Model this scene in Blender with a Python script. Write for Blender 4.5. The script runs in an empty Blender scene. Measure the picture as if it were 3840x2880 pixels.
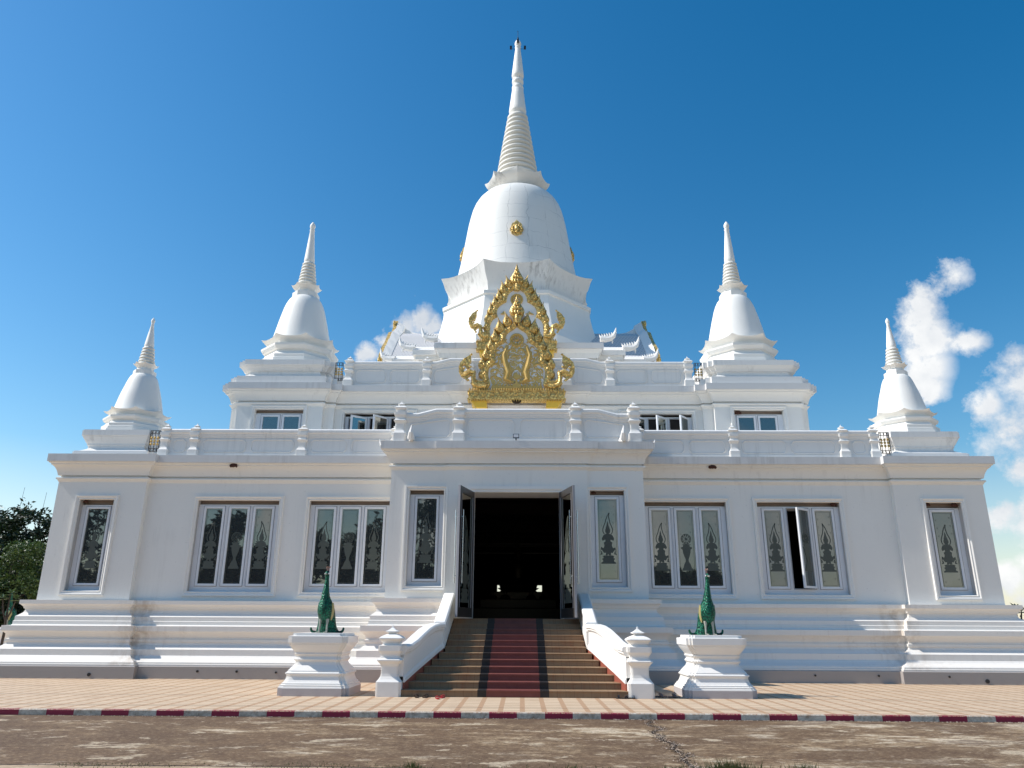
import bpy, bmesh, math, random
from mathutils import Vector, Matrix
random.seed(7)
scene = bpy.context.scene
COL = scene.collection
pi = math.pi

# ------------------------------------------------------------------ materials
def newmat(name):
    m = bpy.data.materials.new(name); m.use_nodes = True
    nt = m.node_tree; b = nt.nodes['Principled BSDF']
    return m, nt, b
def nd(nt, t, **kw):
    n = nt.nodes.new(t)
    for k, v in kw.items():
        if k == 'inp':
            for i, val in v.items(): n.inputs[i].default_value = val
        else: setattr(n, k, v)
    return n
def lk(nt, a, b): nt.links.new(a, b)
def math_(nt, op, a, b=None, c=None, clamp=False):
    n = nt.nodes.new('ShaderNodeMath'); n.operation = op; n.use_clamp = clamp
    for i, v in enumerate((a, b, c)):
        if v is None: continue
        if isinstance(v, (int, float)): n.inputs[i].default_value = v
        else: nt.links.new(v, n.inputs[i])
    return n.outputs[0]
def ramp(nt, src, stops):
    n = nt.nodes.new('ShaderNodeValToRGB'); cr = n.color_ramp
    while len(cr.elements) < len(stops): cr.elements.new(0.5)
    for e, (p, c) in zip(cr.elements, stops):
        e.position = p; e.color = (c[0], c[1], c[2], 1) if len(c) == 3 else c
    nt.links.new(src, n.inputs[0]); return n.outputs[0]
def mixc(nt, fac, a, b, mode='MIX'):
    n = nt.nodes.new('ShaderNodeMix'); n.data_type = 'RGBA'; n.blend_type = mode
    for i, v in ((0, fac), (6, a), (7, b)):
        if isinstance(v, (int, float)): n.inputs[i].default_value = v
        elif isinstance(v, tuple): n.inputs[i].default_value = (v[0], v[1], v[2], 1)
        else: nt.links.new(v, n.inputs[i])
    return n.outputs[2]
def worldpos(nt, scale=(1, 1, 1), loc=(0, 0, 0)):
    g = nt.nodes.new('ShaderNodeNewGeometry'); mp = nt.nodes.new('ShaderNodeMapping')
    mp.inputs['Scale'].default_value = scale; mp.inputs['Location'].default_value = loc
    nt.links.new(g.outputs['Position'], mp.inputs[0]); return mp.outputs[0]
def noise(nt, vec, scale, detail=4, rough=.6, dist=0):
    n = nt.nodes.new('ShaderNodeTexNoise'); n.inputs['Scale'].default_value = scale
    n.inputs['Detail'].default_value = detail; n.inputs['Roughness'].default_value = rough
    n.inputs['Distortion'].default_value = dist
    if vec is not None: nt.links.new(vec, n.inputs['Vector'])
    return n.outputs['Fac']
def bump(nt, b, h, strength=.3, dist=.02):
    n = nt.nodes.new('ShaderNodeBump'); n.inputs['Strength'].default_value = strength
    n.inputs['Distance'].default_value = dist
    nt.links.new(h, n.inputs['Height']); nt.links.new(n.outputs[0], b.inputs['Normal'])

def plaster(name, base=(.82, .795, .745), stain=.35, stain_col=(.36, .33, .30), cracks=False, lo=.52, hi=.75):
    m, nt, b = newmat(name)
    w = worldpos(nt)
    n1 = noise(nt, w, 1.3, 5, .6)
    c = mixc(nt, math_(nt, 'MULTIPLY', n1, .16), base, (base[0]*.72, base[1]*.71, base[2]*.70))
    # vertical run-off streaks
    ws = worldpos(nt, (5.5, 5.5, .35))
    n2 = noise(nt, ws, 1.0, 4, .65)
    n3 = noise(nt, w, .55, 3, .6)
    st = math_(nt, 'MULTIPLY', ramp(nt, n2, [(lo, (0, 0, 0)), (hi, (1, 1, 1))]), ramp(nt, n3, [(.45, (0, 0, 0)), (.7, (1, 1, 1))]))
    c = mixc(nt, math_(nt, 'MULTIPLY', st, stain), c, stain_col)
    # small specks of dirt
    n4 = noise(nt, w, 14, 2, .5)
    sp = ramp(nt, n4, [(.70, (0, 0, 0)), (.76, (1, 1, 1))])
    c = mixc(nt, math_(nt, 'MULTIPLY', sp, stain*.45), c, (.25, .21, .18))
    if cracks:
        wd = nt.nodes.new('ShaderNodeVectorMath'); wd.operation = 'ADD'
        nz = nt.nodes.new('ShaderNodeTexNoise'); nz.inputs['Scale'].default_value = 1.6; nz.inputs['Detail'].default_value = 5
        lk(nt, w, nz.inputs['Vector'])
        sc = nt.nodes.new('ShaderNodeVectorMath'); sc.operation = 'SCALE'; sc.inputs['Scale'].default_value = .42
        lk(nt, nz.outputs['Color'], sc.inputs[0]); lk(nt, w, wd.inputs[0]); lk(nt, sc.outputs[0], wd.inputs[1])
        sp_ = nt.nodes.new('ShaderNodeSeparateXYZ'); lk(nt, wd.outputs[0], sp_.inputs[0])
        zz = math_(nt, 'ABSOLUTE', math_(nt, 'SUBTRACT', math_(nt, 'FRACT', math_(nt, 'DIVIDE', sp_.outputs['Z'], .93)), .5))
        an = math_(nt, 'ARCTAN2', math_(nt, 'SUBTRACT', sp_.outputs['X'], .12), math_(nt, 'SUBTRACT', 40.87, sp_.outputs['Y']))
        aa = math_(nt, 'ABSOLUTE', math_(nt, 'SUBTRACT', math_(nt, 'FRACT', math_(nt, 'DIVIDE', an, .36)), .5))
        l1 = ramp(nt, zz, [(0, (1, 1, 1)), (.022, (0, 0, 0))]); l2 = ramp(nt, aa, [(0, (1, 1, 1)), (.022, (0, 0, 0))])
        m1 = ramp(nt, noise(nt, worldpos(nt, (1, 1, 1), (3, 0, 0)), .9, 3), [(.42, (.15, .15, .15)), (.58, (1, 1, 1))]); m2 = ramp(nt, noise(nt, worldpos(nt, (1, 1, 1), (9, 4, 0)), .8, 3), [(.42, (.1, .1, .1)), (.58, (1, 1, 1))])
        cr = math_(nt, 'MAXIMUM', math_(nt, 'MULTIPLY', l1, m1), math_(nt, 'MULTIPLY', l2, m2))
        c = mixc(nt, math_(nt, 'MULTIPLY', cr, .62), c, (.28, .28, .28))
    lk(nt, c, b.inputs['Base Color'])
    b.inputs['Roughness'].default_value = .62
    nb = noise(nt, w, 9, 6, .65)
    bump(nt, b, nb, .22, .02)
    return m
M_white = plaster('white_plaster', stain=.42, stain_col=(.45, .42, .38))
M_clean = plaster('white_paint', base=(.85, .825, .78), stain=.10)
M_fascia = plaster('weathered_fascia', base=(.70, .685, .665), stain=.55, lo=.45, hi=.7)
M_base = plaster('base_plaster', base=(.83, .79, .73), stain=.35, stain_col=(.42, .33, .25))
def corner_stain(m):
    nt = m.node_tree; b = nt.nodes['Principled BSDF']; src = b.inputs['Base Color'].links[0].from_socket
    sep = nt.nodes.new('ShaderNodeSeparateXYZ'); lk(nt, worldpos(nt), sep.inputs[0])
    d = math_(nt, 'ABSOLUTE', math_(nt, 'SUBTRACT', math_(nt, 'ABSOLUTE', sep.outputs['X']), 11.95))
    n = noise(nt, worldpos(nt, (3, 3, 1.5)), 1.2, 5, .65)
    f = math_(nt, 'MULTIPLY', ramp(nt, d, [(0, (1, 1, 1)), (.45, (.35, .35, .35)), (.95, (0, 0, 0))]), ramp(nt, n, [(.4, (0, 0, 0)), (.62, (1, 1, 1))]))
    lk(nt, mixc(nt, math_(nt, 'MULTIPLY', f, .5), src, (.34, .24, .15)), b.inputs['Base Color'])
corner_stain(M_base)
M_rail = plaster('rail_plaster', base=(.80, .785, .755), stain=.5, stain_col=(.36, .35, .33), lo=.50, hi=.72)
M_flare = plaster('streaked_plaster', base=(.80, .785, .75), stain=.95, stain_col=(.26, .245, .225), lo=.46, hi=.66)
M_bell = plaster('cracked_plaster', base=(.83, .815, .765), stain=.3, cracks=True)
M_stupa = plaster('stupa_plaster', base=(.86, .84, .79), stain=.14)
M_ring = plaster('ring_plaster', base=(.74, .71, .64), stain=.4)
M_reveal = plaster('shaded_reveal_plaster', base=(.50, .475, .45), stain=.5, stain_col=(.25, .22, .20))  # darker than the walls: recess shade put into the plaster colour
M_plinth = plaster('grey_plinth_paint', base=(.37, .335, .31), stain=.3)

def simple(name, col, rough=.5, metal=0, spec=None, bumpn=None, var=.25, scale=6):
    m, nt, b = newmat(name)
    w = worldpos(nt); n1 = noise(nt, w, scale, 4, .6)
    c = mixc(nt, n1, tuple(v*(1-var) for v in col), tuple(min(1, v*(1+var)) for v in col))
    lk(nt, c, b.inputs['Base Color']); b.inputs['Roughness'].default_value = rough; b.inputs['Metallic'].default_value = metal
    if spec is not None: b.inputs['Specular IOR Level'].default_value = spec
    if bumpn: bump(nt, b, noise(nt, w, bumpn[0], 5, .6), bumpn[1], bumpn[2])
    return m
M_frame = simple('window_frame_paint', (.74, .75, .77), .35, var=.06)
M_mullion = simple('grey_frame_edge', (.30, .30, .32), .5, var=.1)
M_goldp = simple('gold_paint', (.80, .50, .06), .4, metal=.15, var=.1)
M_steel = simple('brushed_steel', (.62, .62, .62), .25, metal=1, var=.1)
M_iron = simple('dark_iron', (.05, .035, .025), .5, metal=.4)
M_brass = simple('gilded_iron', (.55, .36, .12), .45, metal=.5)
M_header = simple('brown_header_band', (.25, .20, .165), .8, var=.2)  # dark brown band across the top of each window opening
M_black = simple('black_plastic', (.015, .015, .018), .4)
M_darkwood = simple('dark_door_frame', (.045, .04, .036), .3, var=.3)
M_in = simple('dark_interior', (.022, .017, .014), .9, var=.3)  # near-black colour stands in for the darkness of the unlit rooms
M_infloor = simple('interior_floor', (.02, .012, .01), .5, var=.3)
M_statue = simple('dark_bronze', (.03, .018, .008), .35, metal=.7)
M_granite = simple('red_granite', (.30, .085, .055), .45, var=.3, scale=18)
M_mud = simple('mud_nest', (.07, .025, .015), .9, var=.4, scale=30, bumpn=(40, .6, .01))

def gold():
    m, nt, b = newmat('gilded_relief')
    w = worldpos(nt)
    n1 = noise(nt, w, 8, 4, .6)
    vo = nt.nodes.new('ShaderNodeTexVoronoi'); vo.inputs['Scale'].default_value = 11; lk(nt, w, vo.inputs['Vector'])
    f = ramp(nt, vo.outputs['Distance'], [(.30, (0, 0, 0)), (.58, (1, 1, 1))])
    c = mixc(nt, n1, (.86, .56, .15), (.98, .74, .28))
    c = mixc(nt, math_(nt, 'MULTIPLY', f, .60), c, (.30, .15, .035))
    lk(nt, c, b.inputs['Base Color']); b.inputs['Metallic'].default_value = .38; b.inputs['Roughness'].default_value = .42
    bump(nt, b, math_(nt, 'SUBTRACT', 1.0, vo.outputs['Distance']), .8, .03)
    return m
M_gold = gold()
def filigree():
    m, nt, b = newmat('gilded_filigree_on_white')
    w = worldpos(nt, (1, 0, 1)); n = noise(nt, w, 2.6, 1.5, .5, 1.4)
    f = math_(nt, 'FRACT', math_(nt, 'MULTIPLY', n, 6.5)); k = ramp(nt, f, [(.18, (0, 0, 0)), (.24, (1, 1, 1)), (.80, (1, 1, 1)), (.86, (0, 0, 0))])
    c = mixc(nt, k, (.78, .76, .72), mixc(nt, noise(nt, w, 12), (.50, .31, .08), (.84, .58, .20)))
    lk(nt, c, b.inputs['Base Color']); lk(nt, math_(nt, 'MULTIPLY', k, .3), b.inputs['Metallic']); b.inputs['Roughness'].default_value = .4
    bump(nt, b, k, .9, .03); return m
M_fili = filigree()
M_golds = simple('gilded_flat', (.66, .42, .12), .42, metal=.35, var=.25, scale=14, bumpn=(30, .6, .01))

def glass():
    m, nt, b = newmat('tinted_glass')
    b.inputs['Base Color'].default_value = (.004, .006, .006, 1)
    b.inputs['Roughness'].default_value = .5
    gl = nt.nodes.new('ShaderNodeBsdfGlossy'); gl.inputs['Color'].default_value = (.80, .83, .77, 1); gl.inputs['Roughness'].default_value = .015
    mx = nt.nodes.new('ShaderNodeMixShader'); fr = nt.nodes.new('ShaderNodeFresnel'); fr.inputs[0].default_value = 1.9
    out = nt.nodes['Material Output']
    f = math_(nt, 'ADD', fr.outputs[0], .11)
    lk(nt, f, mx.inputs[0]); lk(nt, b.outputs[0], mx.inputs[1]); lk(nt, gl.outputs[0], mx.inputs[2]); lk(nt, mx.outputs[0], out.inputs[0])
    return m
M_glass = glass()
def blueglass():
    m = M_glass.copy(); m.name = 'painted_sky_glass'
    m.node_tree.nodes['Principled BSDF'].inputs['Base Color'].default_value = (.006, .03, .05, 1)  # blue of the mirrored sky put into the pane colour
    return m
M_bglass = blueglass()
M_etch = simple('frosted_etching', (.075, .085, .07), .6, var=.2, scale=40)

def tilemat():
    m, nt, b = newmat('fish_scale_tile')
    w = worldpos(nt)
    sep = nt.nodes.new('ShaderNodeSeparateXYZ'); lk(nt, w, sep.inputs[0])
    row = math_(nt, 'MULTIPLY', sep.outputs['Z'], 7.0)
    rf = math_(nt, 'FRACT', row)
    ph = math_(nt, 'MULTIPLY', math_(nt, 'FLOOR', row), .5)
    xx = math_(nt, 'FRACT', math_(nt, 'ADD', math_(nt, 'MULTIPLY', sep.outputs['X'], 6.0), ph))
    d = math_(nt, 'ABSOLUTE', math_(nt, 'SUBTRACT', xx, .5))
    edge = math_(nt, 'GREATER_THAN', math_(nt, 'ADD', math_(nt, 'MULTIPLY', d, 1.0), math_(nt, 'SUBTRACT', 1.0, rf)), 1.12)
    c = mixc(nt, math_(nt, 'MULTIPLY', edge, .75), (.60, .585, .57), (.25, .24, .26))
    lk(nt, c, b.inputs['Base Color']); b.inputs['Roughness'].default_value = .5
    bump(nt, b, rf, .5, .05)
    return m
M_tile = tilemat()

def pavemat():
    m, nt, b = newmat('patterned_paving')
    w = worldpos(nt)
    sep = nt.nodes.new('ShaderNodeSeparateXYZ'); lk(nt, w, sep.inputs[0])
    X, Y = sep.outputs['X'], sep.outputs['Y']
    fx = math_(nt, 'FRACT', math_(nt, 'DIVIDE', math_(nt, 'SUBTRACT', X, .13), .432))
    band = math_(nt, 'LESS_THAN', fx, .24)
    fy = math_(nt, 'FRACT', math_(nt, 'DIVIDE', math_(nt, 'SUBTRACT', Y, 16.67), .345))
    line = math_(nt, 'LESS_THAN', math_(nt, 'ABSOLUTE', math_(nt, 'SUBTRACT', fy, .5)), .085)
    fy2 = math_(nt, 'FRACT', math_(nt, 'DIVIDE', math_(nt, 'SUBTRACT', Y, 16.645), 2.42))
    groove = math_(nt, 'LESS_THAN', fy2, .018)
    n1 = noise(nt, w, 3, 5, .6); n2 = noise(nt, w, 45, 3, .6); n0 = noise(nt, w, .35, 3, .5)
    tan = mixc(nt, n1, (.58, .43, .285), (.74, .585, .41))
    tan = mixc(nt, math_(nt, 'MULTIPLY', n0, .5), tan, (.58, .43, .30))
    wn = nt.nodes.new('ShaderNodeTexWhiteNoise'); cmb = nt.nodes.new('ShaderNodeCombineXYZ'); lk(nt, math_(nt, 'FLOOR', math_(nt, 'DIVIDE', math_(nt, 'SUBTRACT', X, .13), .432)), cmb.inputs[0]); lk(nt, math_(nt, 'FLOOR', math_(nt, 'DIVIDE', math_(nt, 'SUBTRACT', Y, 16.67), .345)), cmb.inputs[1]); lk(nt, cmb.outputs[0], wn.inputs['Vector'])
    tan = mixc(nt, math_(nt, 'MULTIPLY', wn.outputs['Value'], .28), tan, (.42, .29, .18))
    tan = mixc(nt, math_(nt, 'MULTIPLY', ramp(nt, noise(nt, w, 1.1, 6, .7), [(.52, (0, 0, 0)), (.68, (1, 1, 1))]), .35), tan, (.34, .22, .14))
    c = mixc(nt, math_(nt, 'MULTIPLY', line, math_(nt, 'SUBTRACT', 1.0, band)), tan, (.36, .24, .14))
    c = mixc(nt, math_(nt, 'MULTIPLY', band, .9), c, (.42, .25, .14))
    c = mixc(nt, groove, c, (.06, .04, .03))
    c = mixc(nt, math_(nt, 'MULTIPLY', ramp(nt, n2, [(.5, (0, 0, 0)), (.75, (1, 1, 1))]), .35), c, (.27, .17, .10))
    lk(nt, c, b.inputs['Base Color']); b.inputs['Roughness'].default_value = .75
    bump(nt, b, n2, .3, .01)
    return m
M_pave = pavemat()

def roadmat():
    m, nt, b = newmat('stained_concrete')
    w = worldpos(nt, (1, 1.5, 1))
    n1 = noise(nt, w, .55, 9, .62, .3); n2 = noise(nt, w, 2.6, 6, .7, .2); n3 = noise(nt, w, 28, 4, .7); n4 = noise(nt, worldpos(nt, (.55, 2.2, 1)), 1.6, 7, .72)
    n5 = noise(nt, worldpos(nt, (1, 1, 1), (7, 3, 0)), .28, 4, .6)
    n6 = noise(nt, worldpos(nt, (.8, 1.3, 1)), 7, 8, .8)
    f = math_(nt, 'ADD', math_(nt, 'MULTIPLY', n1, .42), math_(nt, 'MULTIPLY', n4, .26))
    f = math_(nt, 'ADD', f, math_(nt, 'ADD', math_(nt, 'MULTIPLY', n2, .16), math_(nt, 'MULTIPLY', n6, .16)))
    sep = nt.nodes.new('ShaderNodeSeparateXYZ'); lk(nt, worldpos(nt), sep.inputs[0])
    rt = math_(nt, 'MULTIPLY', math_(nt, 'MULTIPLY_ADD', sep.outputs['X'], .0045, -.012), 1.0)   # paler slab towards +X
    f = math_(nt, 'ADD', f, rt)
    dark = mixc(nt, n5, (.150, .092, .046), (.225, .158, .095))
    dark = mixc(nt, ramp(nt, n6, [(.35, (1, 1, 1)), (.6, (0, 0, 0))]), dark, (.085, .05, .028))
    mid = mixc(nt, n2, (.275, .205, .13), (.37, .30, .21))
    c = mixc(nt, ramp(nt, f, [(.475, (0, 0, 0)), (.54, (1, 1, 1))]), dark, mid)
    c = mixc(nt, ramp(nt, f, [(.535, (0, 0, 0)), (.56, (1, 1, 1))]), c, mixc(nt, n3, (.50, .455, .385), (.68, .635, .56)))
    big = noise(nt, worldpos(nt, (1, 1.4, 1), (31, 5, 0)), .42, 7, .68, .5)
    c = mixc(nt, ramp(nt, big, [(.44, (.75, .75, .75)), (.53, (0, 0, 0))]), c, (.105, .064, .034))
    c = mixc(nt, ramp(nt, noise(nt, worldpos(nt, (1, 1.6, 1), (3, 15, 0)), 1.1, 9, .74, .4), [(.565, (0, 0, 0)), (.60, (.85, .85, .85))]), c, (.52, .47, .39))
    gr = noise(nt, worldpos(nt), 16, 6, .85)
    c = mixc(nt, ramp(nt, gr, [(.36, (.8, .8, .8)), (.52, (0, 0, 0))]), c, (.07, .042, .024))
    c = mixc(nt, ramp(nt, gr, [(.54, (0, 0, 0)), (.68, (.7, .7, .7))]), c, (.48, .41, .31))
    ydk = math_(nt, 'MULTIPLY', math_(nt, 'GREATER_THAN', sep.outputs['Y'], 15.1), ramp(nt, n2, [(.42, (0, 0, 0)), (.6, (.8, .8, .8))]))
    c = mixc(nt, ydk, c, (.10, .06, .035))
    c = mixc(nt, math_(nt, 'MULTIPLY', math_(nt, 'LESS_THAN', sep.outputs['Y'], 10.43), .55), c, (.56, .46, .36))
    c = mixc(nt, 1.0, c, (1.10, .97, .80), 'MULTIPLY')
    lk(nt, c, b.inputs['Base Color']); b.inputs['Roughness'].default_value = .85
    bump(nt, b, gr, .7, .02)
    return m
M_road = roadmat()
def groundmat():
    m, nt, b = newmat('dry_ground'); w = worldpos(nt)
    n = noise(nt, w, .3, 6, .6)
    lk(nt, ramp(nt, n, [(.35, (.09, .10, .04)), (.5, (.20, .16, .10)), (.7, (.33, .29, .22))]), b.inputs['Base Color'])
    b.inputs['Roughness'].default_value = .95
    return m
M_ground = groundmat()
def kerbmat():
    m, nt, b = newmat('red_white_kerb_paint')
    w = worldpos(nt); sep = nt.nodes.new('ShaderNodeSeparateXYZ'); lk(nt, w, sep.inputs[0])
    f = math_(nt, 'FRACT', math_(nt, 'DIVIDE', math_(nt, 'SUBTRACT', sep.outputs['X'], -.46), 1.076))
    red = math_(nt, 'LESS_THAN', f, .5)
    n = noise(nt, w, 7, 5, .7); n2 = noise(nt, w, 30, 3, .6)
    wh = mixc(nt, ramp(nt, n, [(.42, (0, 0, 0)), (.68, (1, 1, 1))]), (.60, .55, .46), (.27, .21, .15))
    rd = mixc(nt, n, (.23, .008, .035), (.30, .02, .055))
    c = mixc(nt, red, wh, rd)
    top = math_(nt, 'GREATER_THAN', sep.outputs['Z'], -.012)
    c = mixc(nt, math_(nt, 'MULTIPLY', top, ramp(nt, n2, [(.45, (0, 0, 0)), (.6, (1, 1, 1))])), c, (.42, .27, .17))
    low = ramp(nt, math_(nt, 'ADD', sep.outputs['Z'], math_(nt, 'MULTIPLY', n, .05)), [(-.0, (0, 0, 0)), (1, (0, 0, 0))])
    lk(nt, c, b.inputs['Base Color']); b.inputs['Roughness'].default_value = .7
    bump(nt, b, n2, .4, .01)
    return m
M_kerb = kerbmat()
def stepmat():
    m, nt, b = newmat('tan_step_tile')
    w = worldpos(nt); sep = nt.nodes.new('ShaderNodeSeparateXYZ'); lk(nt, w, sep.inputs[0])
    fx = math_(nt, 'FRACT', math_(nt, 'DIVIDE', sep.outputs['X'], .2))
    ln = math_(nt, 'LESS_THAN', fx, .04)
    n = noise(nt, w, 2.2, 4, .6); n2 = noise(nt, w, 60, 3, .6)
    c = mixc(nt, n, (.225, .135, .072), (.335, .215, .118))
    c = mixc(nt, ramp(nt, noise(nt, worldpos(nt, (3, 1, .6)), 2.0, 3), [(.5, (0, 0, 0)), (.7, (.45, .45, .45))]), c, (.26, .10, .045))
    c = mixc(nt, math_(nt, 'MULTIPLY', ln, .6), c, (.12, .07, .04))
    lk(nt, c, b.inputs['Base Color']); b.inputs['Roughness'].default_value = .55
    bump(nt, b, n2, .3, .01)
    return m
M_step = stepmat()
M_red = simple('red_step_tile', (.185, .050, .040), .5, var=.3, scale=4, bumpn=(60, .3, .01))
M_blk = simple('black_step_tile', (.022, .018, .018), .45, var=.3)

def peacockmat():
    m, nt, b = newmat('green_feather_glaze')
    g = nt.nodes.new('ShaderNodeTexCoord')
    vo = nt.nodes.new('ShaderNodeTexVoronoi'); vo.inputs['Scale'].default_value = 26; lk(nt, g.outputs['Object'], vo.inputs['Vector'])
    c = mixc(nt, ramp(nt, vo.outputs['Distance'], [(.2, (0, 0, 0)), (.7, (1, 1, 1))]), (.003, .16, .085), (.0005, .032, .022))
    lk(nt, c, b.inputs['Base Color']); b.inputs['Metallic'].default_value = .45; b.inputs['Roughness'].default_value = .38
    bump(nt, b, math_(nt, 'SUBTRACT', 1.0, vo.outputs['Distance']), .9, .02)
    return m
M_pea = peacockmat()
M_leg = simple('pale_leg_paint', (.32, .32, .27), .6, var=.5, scale=25)
M_wing = simple('yellow_wing_paint', (.36, .30, .12), .5, var=.3, scale=30)
M_crest = simple('copper_crest', (.45, .25, .18), .5)
M_facew = simple('white_face_paint', (.7, .7, .68), .5)

def leafmat(name, c1, c2):
    m, nt, b = newmat(name)
    oi = nt.nodes.new('ShaderNodeNewGeometry')
    c = mixc(nt, oi.outputs['Random Per Island'], c1, c2)
    lk(nt, c, b.inputs['Base Color']); b.inputs['Roughness'].default_value = .5
    tr = nt.nodes.new('ShaderNodeBsdfTranslucent'); lk(nt, c, tr.inputs[0])
    mx = nt.nodes.new('ShaderNodeMixShader'); mx.inputs[0].default_value = .15
    lk(nt, b.outputs[0], mx.inputs[1]); lk(nt, tr.outputs[0], mx.inputs[2]); lk(nt, mx.outputs[0], nt.nodes['Material Output'].inputs[0])
    return m
M_leafd = leafmat('dark_leaf', (.008, .021, .007), (.022, .045, .012))
M_leafg = leafmat('bright_leaf', (.035, .075, .012), (.08, .125, .025))
M_bark = simple('bark', (.045, .034, .026), .9, scale=12)

# ------------------------------------------------------------------ mesh builder
class MB:
    def __init__(s): s.v = []; s.f = []
    def add(s, vs, fs):
        o = len(s.v); s.v += [tuple(p) for p in vs]; s.f += [tuple(i+o for i in f) for f in fs]
    def quad(s, a, b, c, d): s.add([a, b, c, d], [(0, 1, 2, 3)])
    def box(s, x0, x1, y0, y1, z0, z1):
        s.add([(x0, y0, z0), (x1, y0, z0), (x1, y1, z0), (x0, y1, z0), (x0, y0, z1), (x1, y0, z1), (x1, y1, z1), (x0, y1, z1)],
              [(0, 3, 2, 1), (4, 5, 6, 7), (0, 1, 5, 4), (1, 2, 6, 5), (2, 3, 7, 6), (3, 0, 4, 7)])
    def prism_xz(s, poly, y0, y1):      # polygon in the XZ plane, thickness along Y
        n = len(poly)
        s.add([(x, y0, z) for x, z in poly]+[(x, y1, z) for x, z in poly],
              [tuple(range(n)), tuple(range(2*n-1, n-1, -1))]+[(i, i+n, (i+1) % n+n, (i+1) % n) for i in range(n)])
    def prism_yz(s, poly, x0, x1):
        n = len(poly)
        s.add([(x0, y, z) for y, z in poly]+[(x1, y, z) for y, z in poly],
              [tuple(range(n)), tuple(range(2*n-1, n-1, -1))]+[(i, i+n, (i+1) % n+n, (i+1) % n) for i in range(n)])
    def prism_xy(s, poly, z0, z1):
        n = len(poly)
        s.add([(x, y, z0) for x, y in poly]+[(x, y, z1) for x, y in poly],
              [tuple(range(n-1, -1, -1)), tuple(range(n, 2*n))]+[(i, (i+1) % n, (i+1) % n+n, i+n) for i in range(n)])
    def sweep(s, prof, path, closed=False):
        """profile (outward, z) mitred along a plan path; outward lies right of travel"""
        n = len(path); P = [Vector(p) for p in path]; offs = []
        for i in range(n):
            dirs = []
            if closed or i > 0: dirs.append((P[i]-P[i-1]).normalized())
            if closed or i < n-1: dirs.append((P[(i+1) % n]-P[i]).normalized())
            ns = [Vector((d.y, -d.x)) for d in dirs]
            if len(ns) == 2:
                m = ns[0]+ns[1]; m = m.normalized() if m.length > 1e-6 else ns[0]
                m = m/max(.2, m.dot(ns[0]))
            else: m = ns[0]
            offs.append(m)
        k = len(prof); vs = []
        for i in range(n):
            for d, z in prof: q = P[i]+offs[i]*d; vs.append((q.x, q.y, z))
        fs = []
        for i in range(n if closed else n-1):
            j = (i+1) % n
            for a in range(k-1): fs.append((i*k+a, j*k+a, j*k+a+1, i*k+a+1))
        s.add(vs, fs)
    def lathe(s, prof, cx=0, cy=0, n=24, ang0=0, lift=None, sub=1):
        """rings (r, z[, lift]); n-gon; lift raises the corners of the ring"""
        vs = []; k = n*sub
        for p in prof:
            r, z = p[0], p[1]; lf = p[2] if len(p) > 2 else 0
            for i in range(n):
                a0 = ang0+2*pi*i/n; a1 = ang0+2*pi*(i+1)/n
                for j in range(sub):
                    t = j/sub
                    x = r*(math.cos(a0)*(1-t)+math.cos(a1)*t); y = r*(math.sin(a0)*(1-t)+math.sin(a1)*t)
                    c = abs(2*t-1) if sub > 1 else 1
                    sc = 1+(.05*(c**3) if lf else 0)
                    vs.append((cx+x*sc, cy+y*sc, z+lf*(c**3.0)))
        fs = []
        for m in range(len(prof)-1):
            for i in range(k): fs.append((m*k+i, m*k+(i+1) % k, (m+1)*k+(i+1) % k, (m+1)*k+i))
        if prof[0][0] > 1e-4: fs.append(tuple(range(k-1, -1, -1)))
        if prof[-1][0] > 1e-4: fs.append(tuple((len(prof)-1)*k+i for i in range(k)))
        s.add(vs, fs)
    def stack(s, plan, prof, cx=0, cy=0):
        """plan(h) -> polygon for half width h; prof list of (h, z)"""
        polys = [plan(h) for h, z in prof]; n = len(polys[0]); vs = []
        for (h, z), pl in zip(prof, polys): vs += [(cx+x, cy+y, z) for x, y in pl]
        fs = [(m*n+i, m*n+(i+1) % n, (m+1)*n+(i+1) % n, (m+1)*n+i) for m in range(len(prof)-1) for i in range(n)]
        fs += [tuple(range(n-1, -1, -1)), tuple((len(prof)-1)*n+i for i in range(n))]
        s.add(vs, fs)
    def tube(s, pts, rads, n=8, cap=True, flat=1):
        P = [Vector(p) for p in pts]; vs = []
        if isinstance(rads, (int, float)): rads = [rads]*len(P)
        up = Vector((0, 1, 0))
        for i, p in enumerate(P):
            t = (P[min(i+1, len(P)-1)]-P[max(i-1, 0)]).normalized()
            u = up if abs(t.dot(up)) < .95 else Vector((1, 0, 0))
            a = t.cross(u).normalized(); b = a.cross(t).normalized()
            for j in range(n):
                th = 2*pi*j/n; q = p+a*math.cos(th)*rads[i]+b*math.sin(th)*rads[i]*flat; vs.append(tuple(q))
        fs = [(i*n+j, i*n+(j+1) % n, (i+1)*n+(j+1) % n, (i+1)*n+j) for i in range(len(P)-1) for j in range(n)]
        if cap: fs += [tuple(range(n-1, -1, -1)), tuple((len(P)-1)*n+j for j in range(n))]
        s.add(vs, fs)
    def loft(s, secs, n=20):
        """secs: (center xyz, rx, ry, tilt) horizontal ellipses"""
        vs = []
        for c, rx, ry, tl in secs:
            for j in range(n):
                a = 2*pi*j/n; x = rx*math.cos(a); y = ry*math.sin(a)
                vs.append((c[0]+x, c[1]+y*math.cos(tl), c[2]+y*math.sin(tl)))
        fs = [(i*n+j, i*n+(j+1) % n, (i+1)*n+(j+1) % n, (i+1)*n+j) for i in range(len(secs)-1) for j in range(n)]
        fs += [tuple(range(n-1, -1, -1)), tuple((len(secs)-1)*n+j for j in range(n))]
        s.add(vs, fs)
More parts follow.
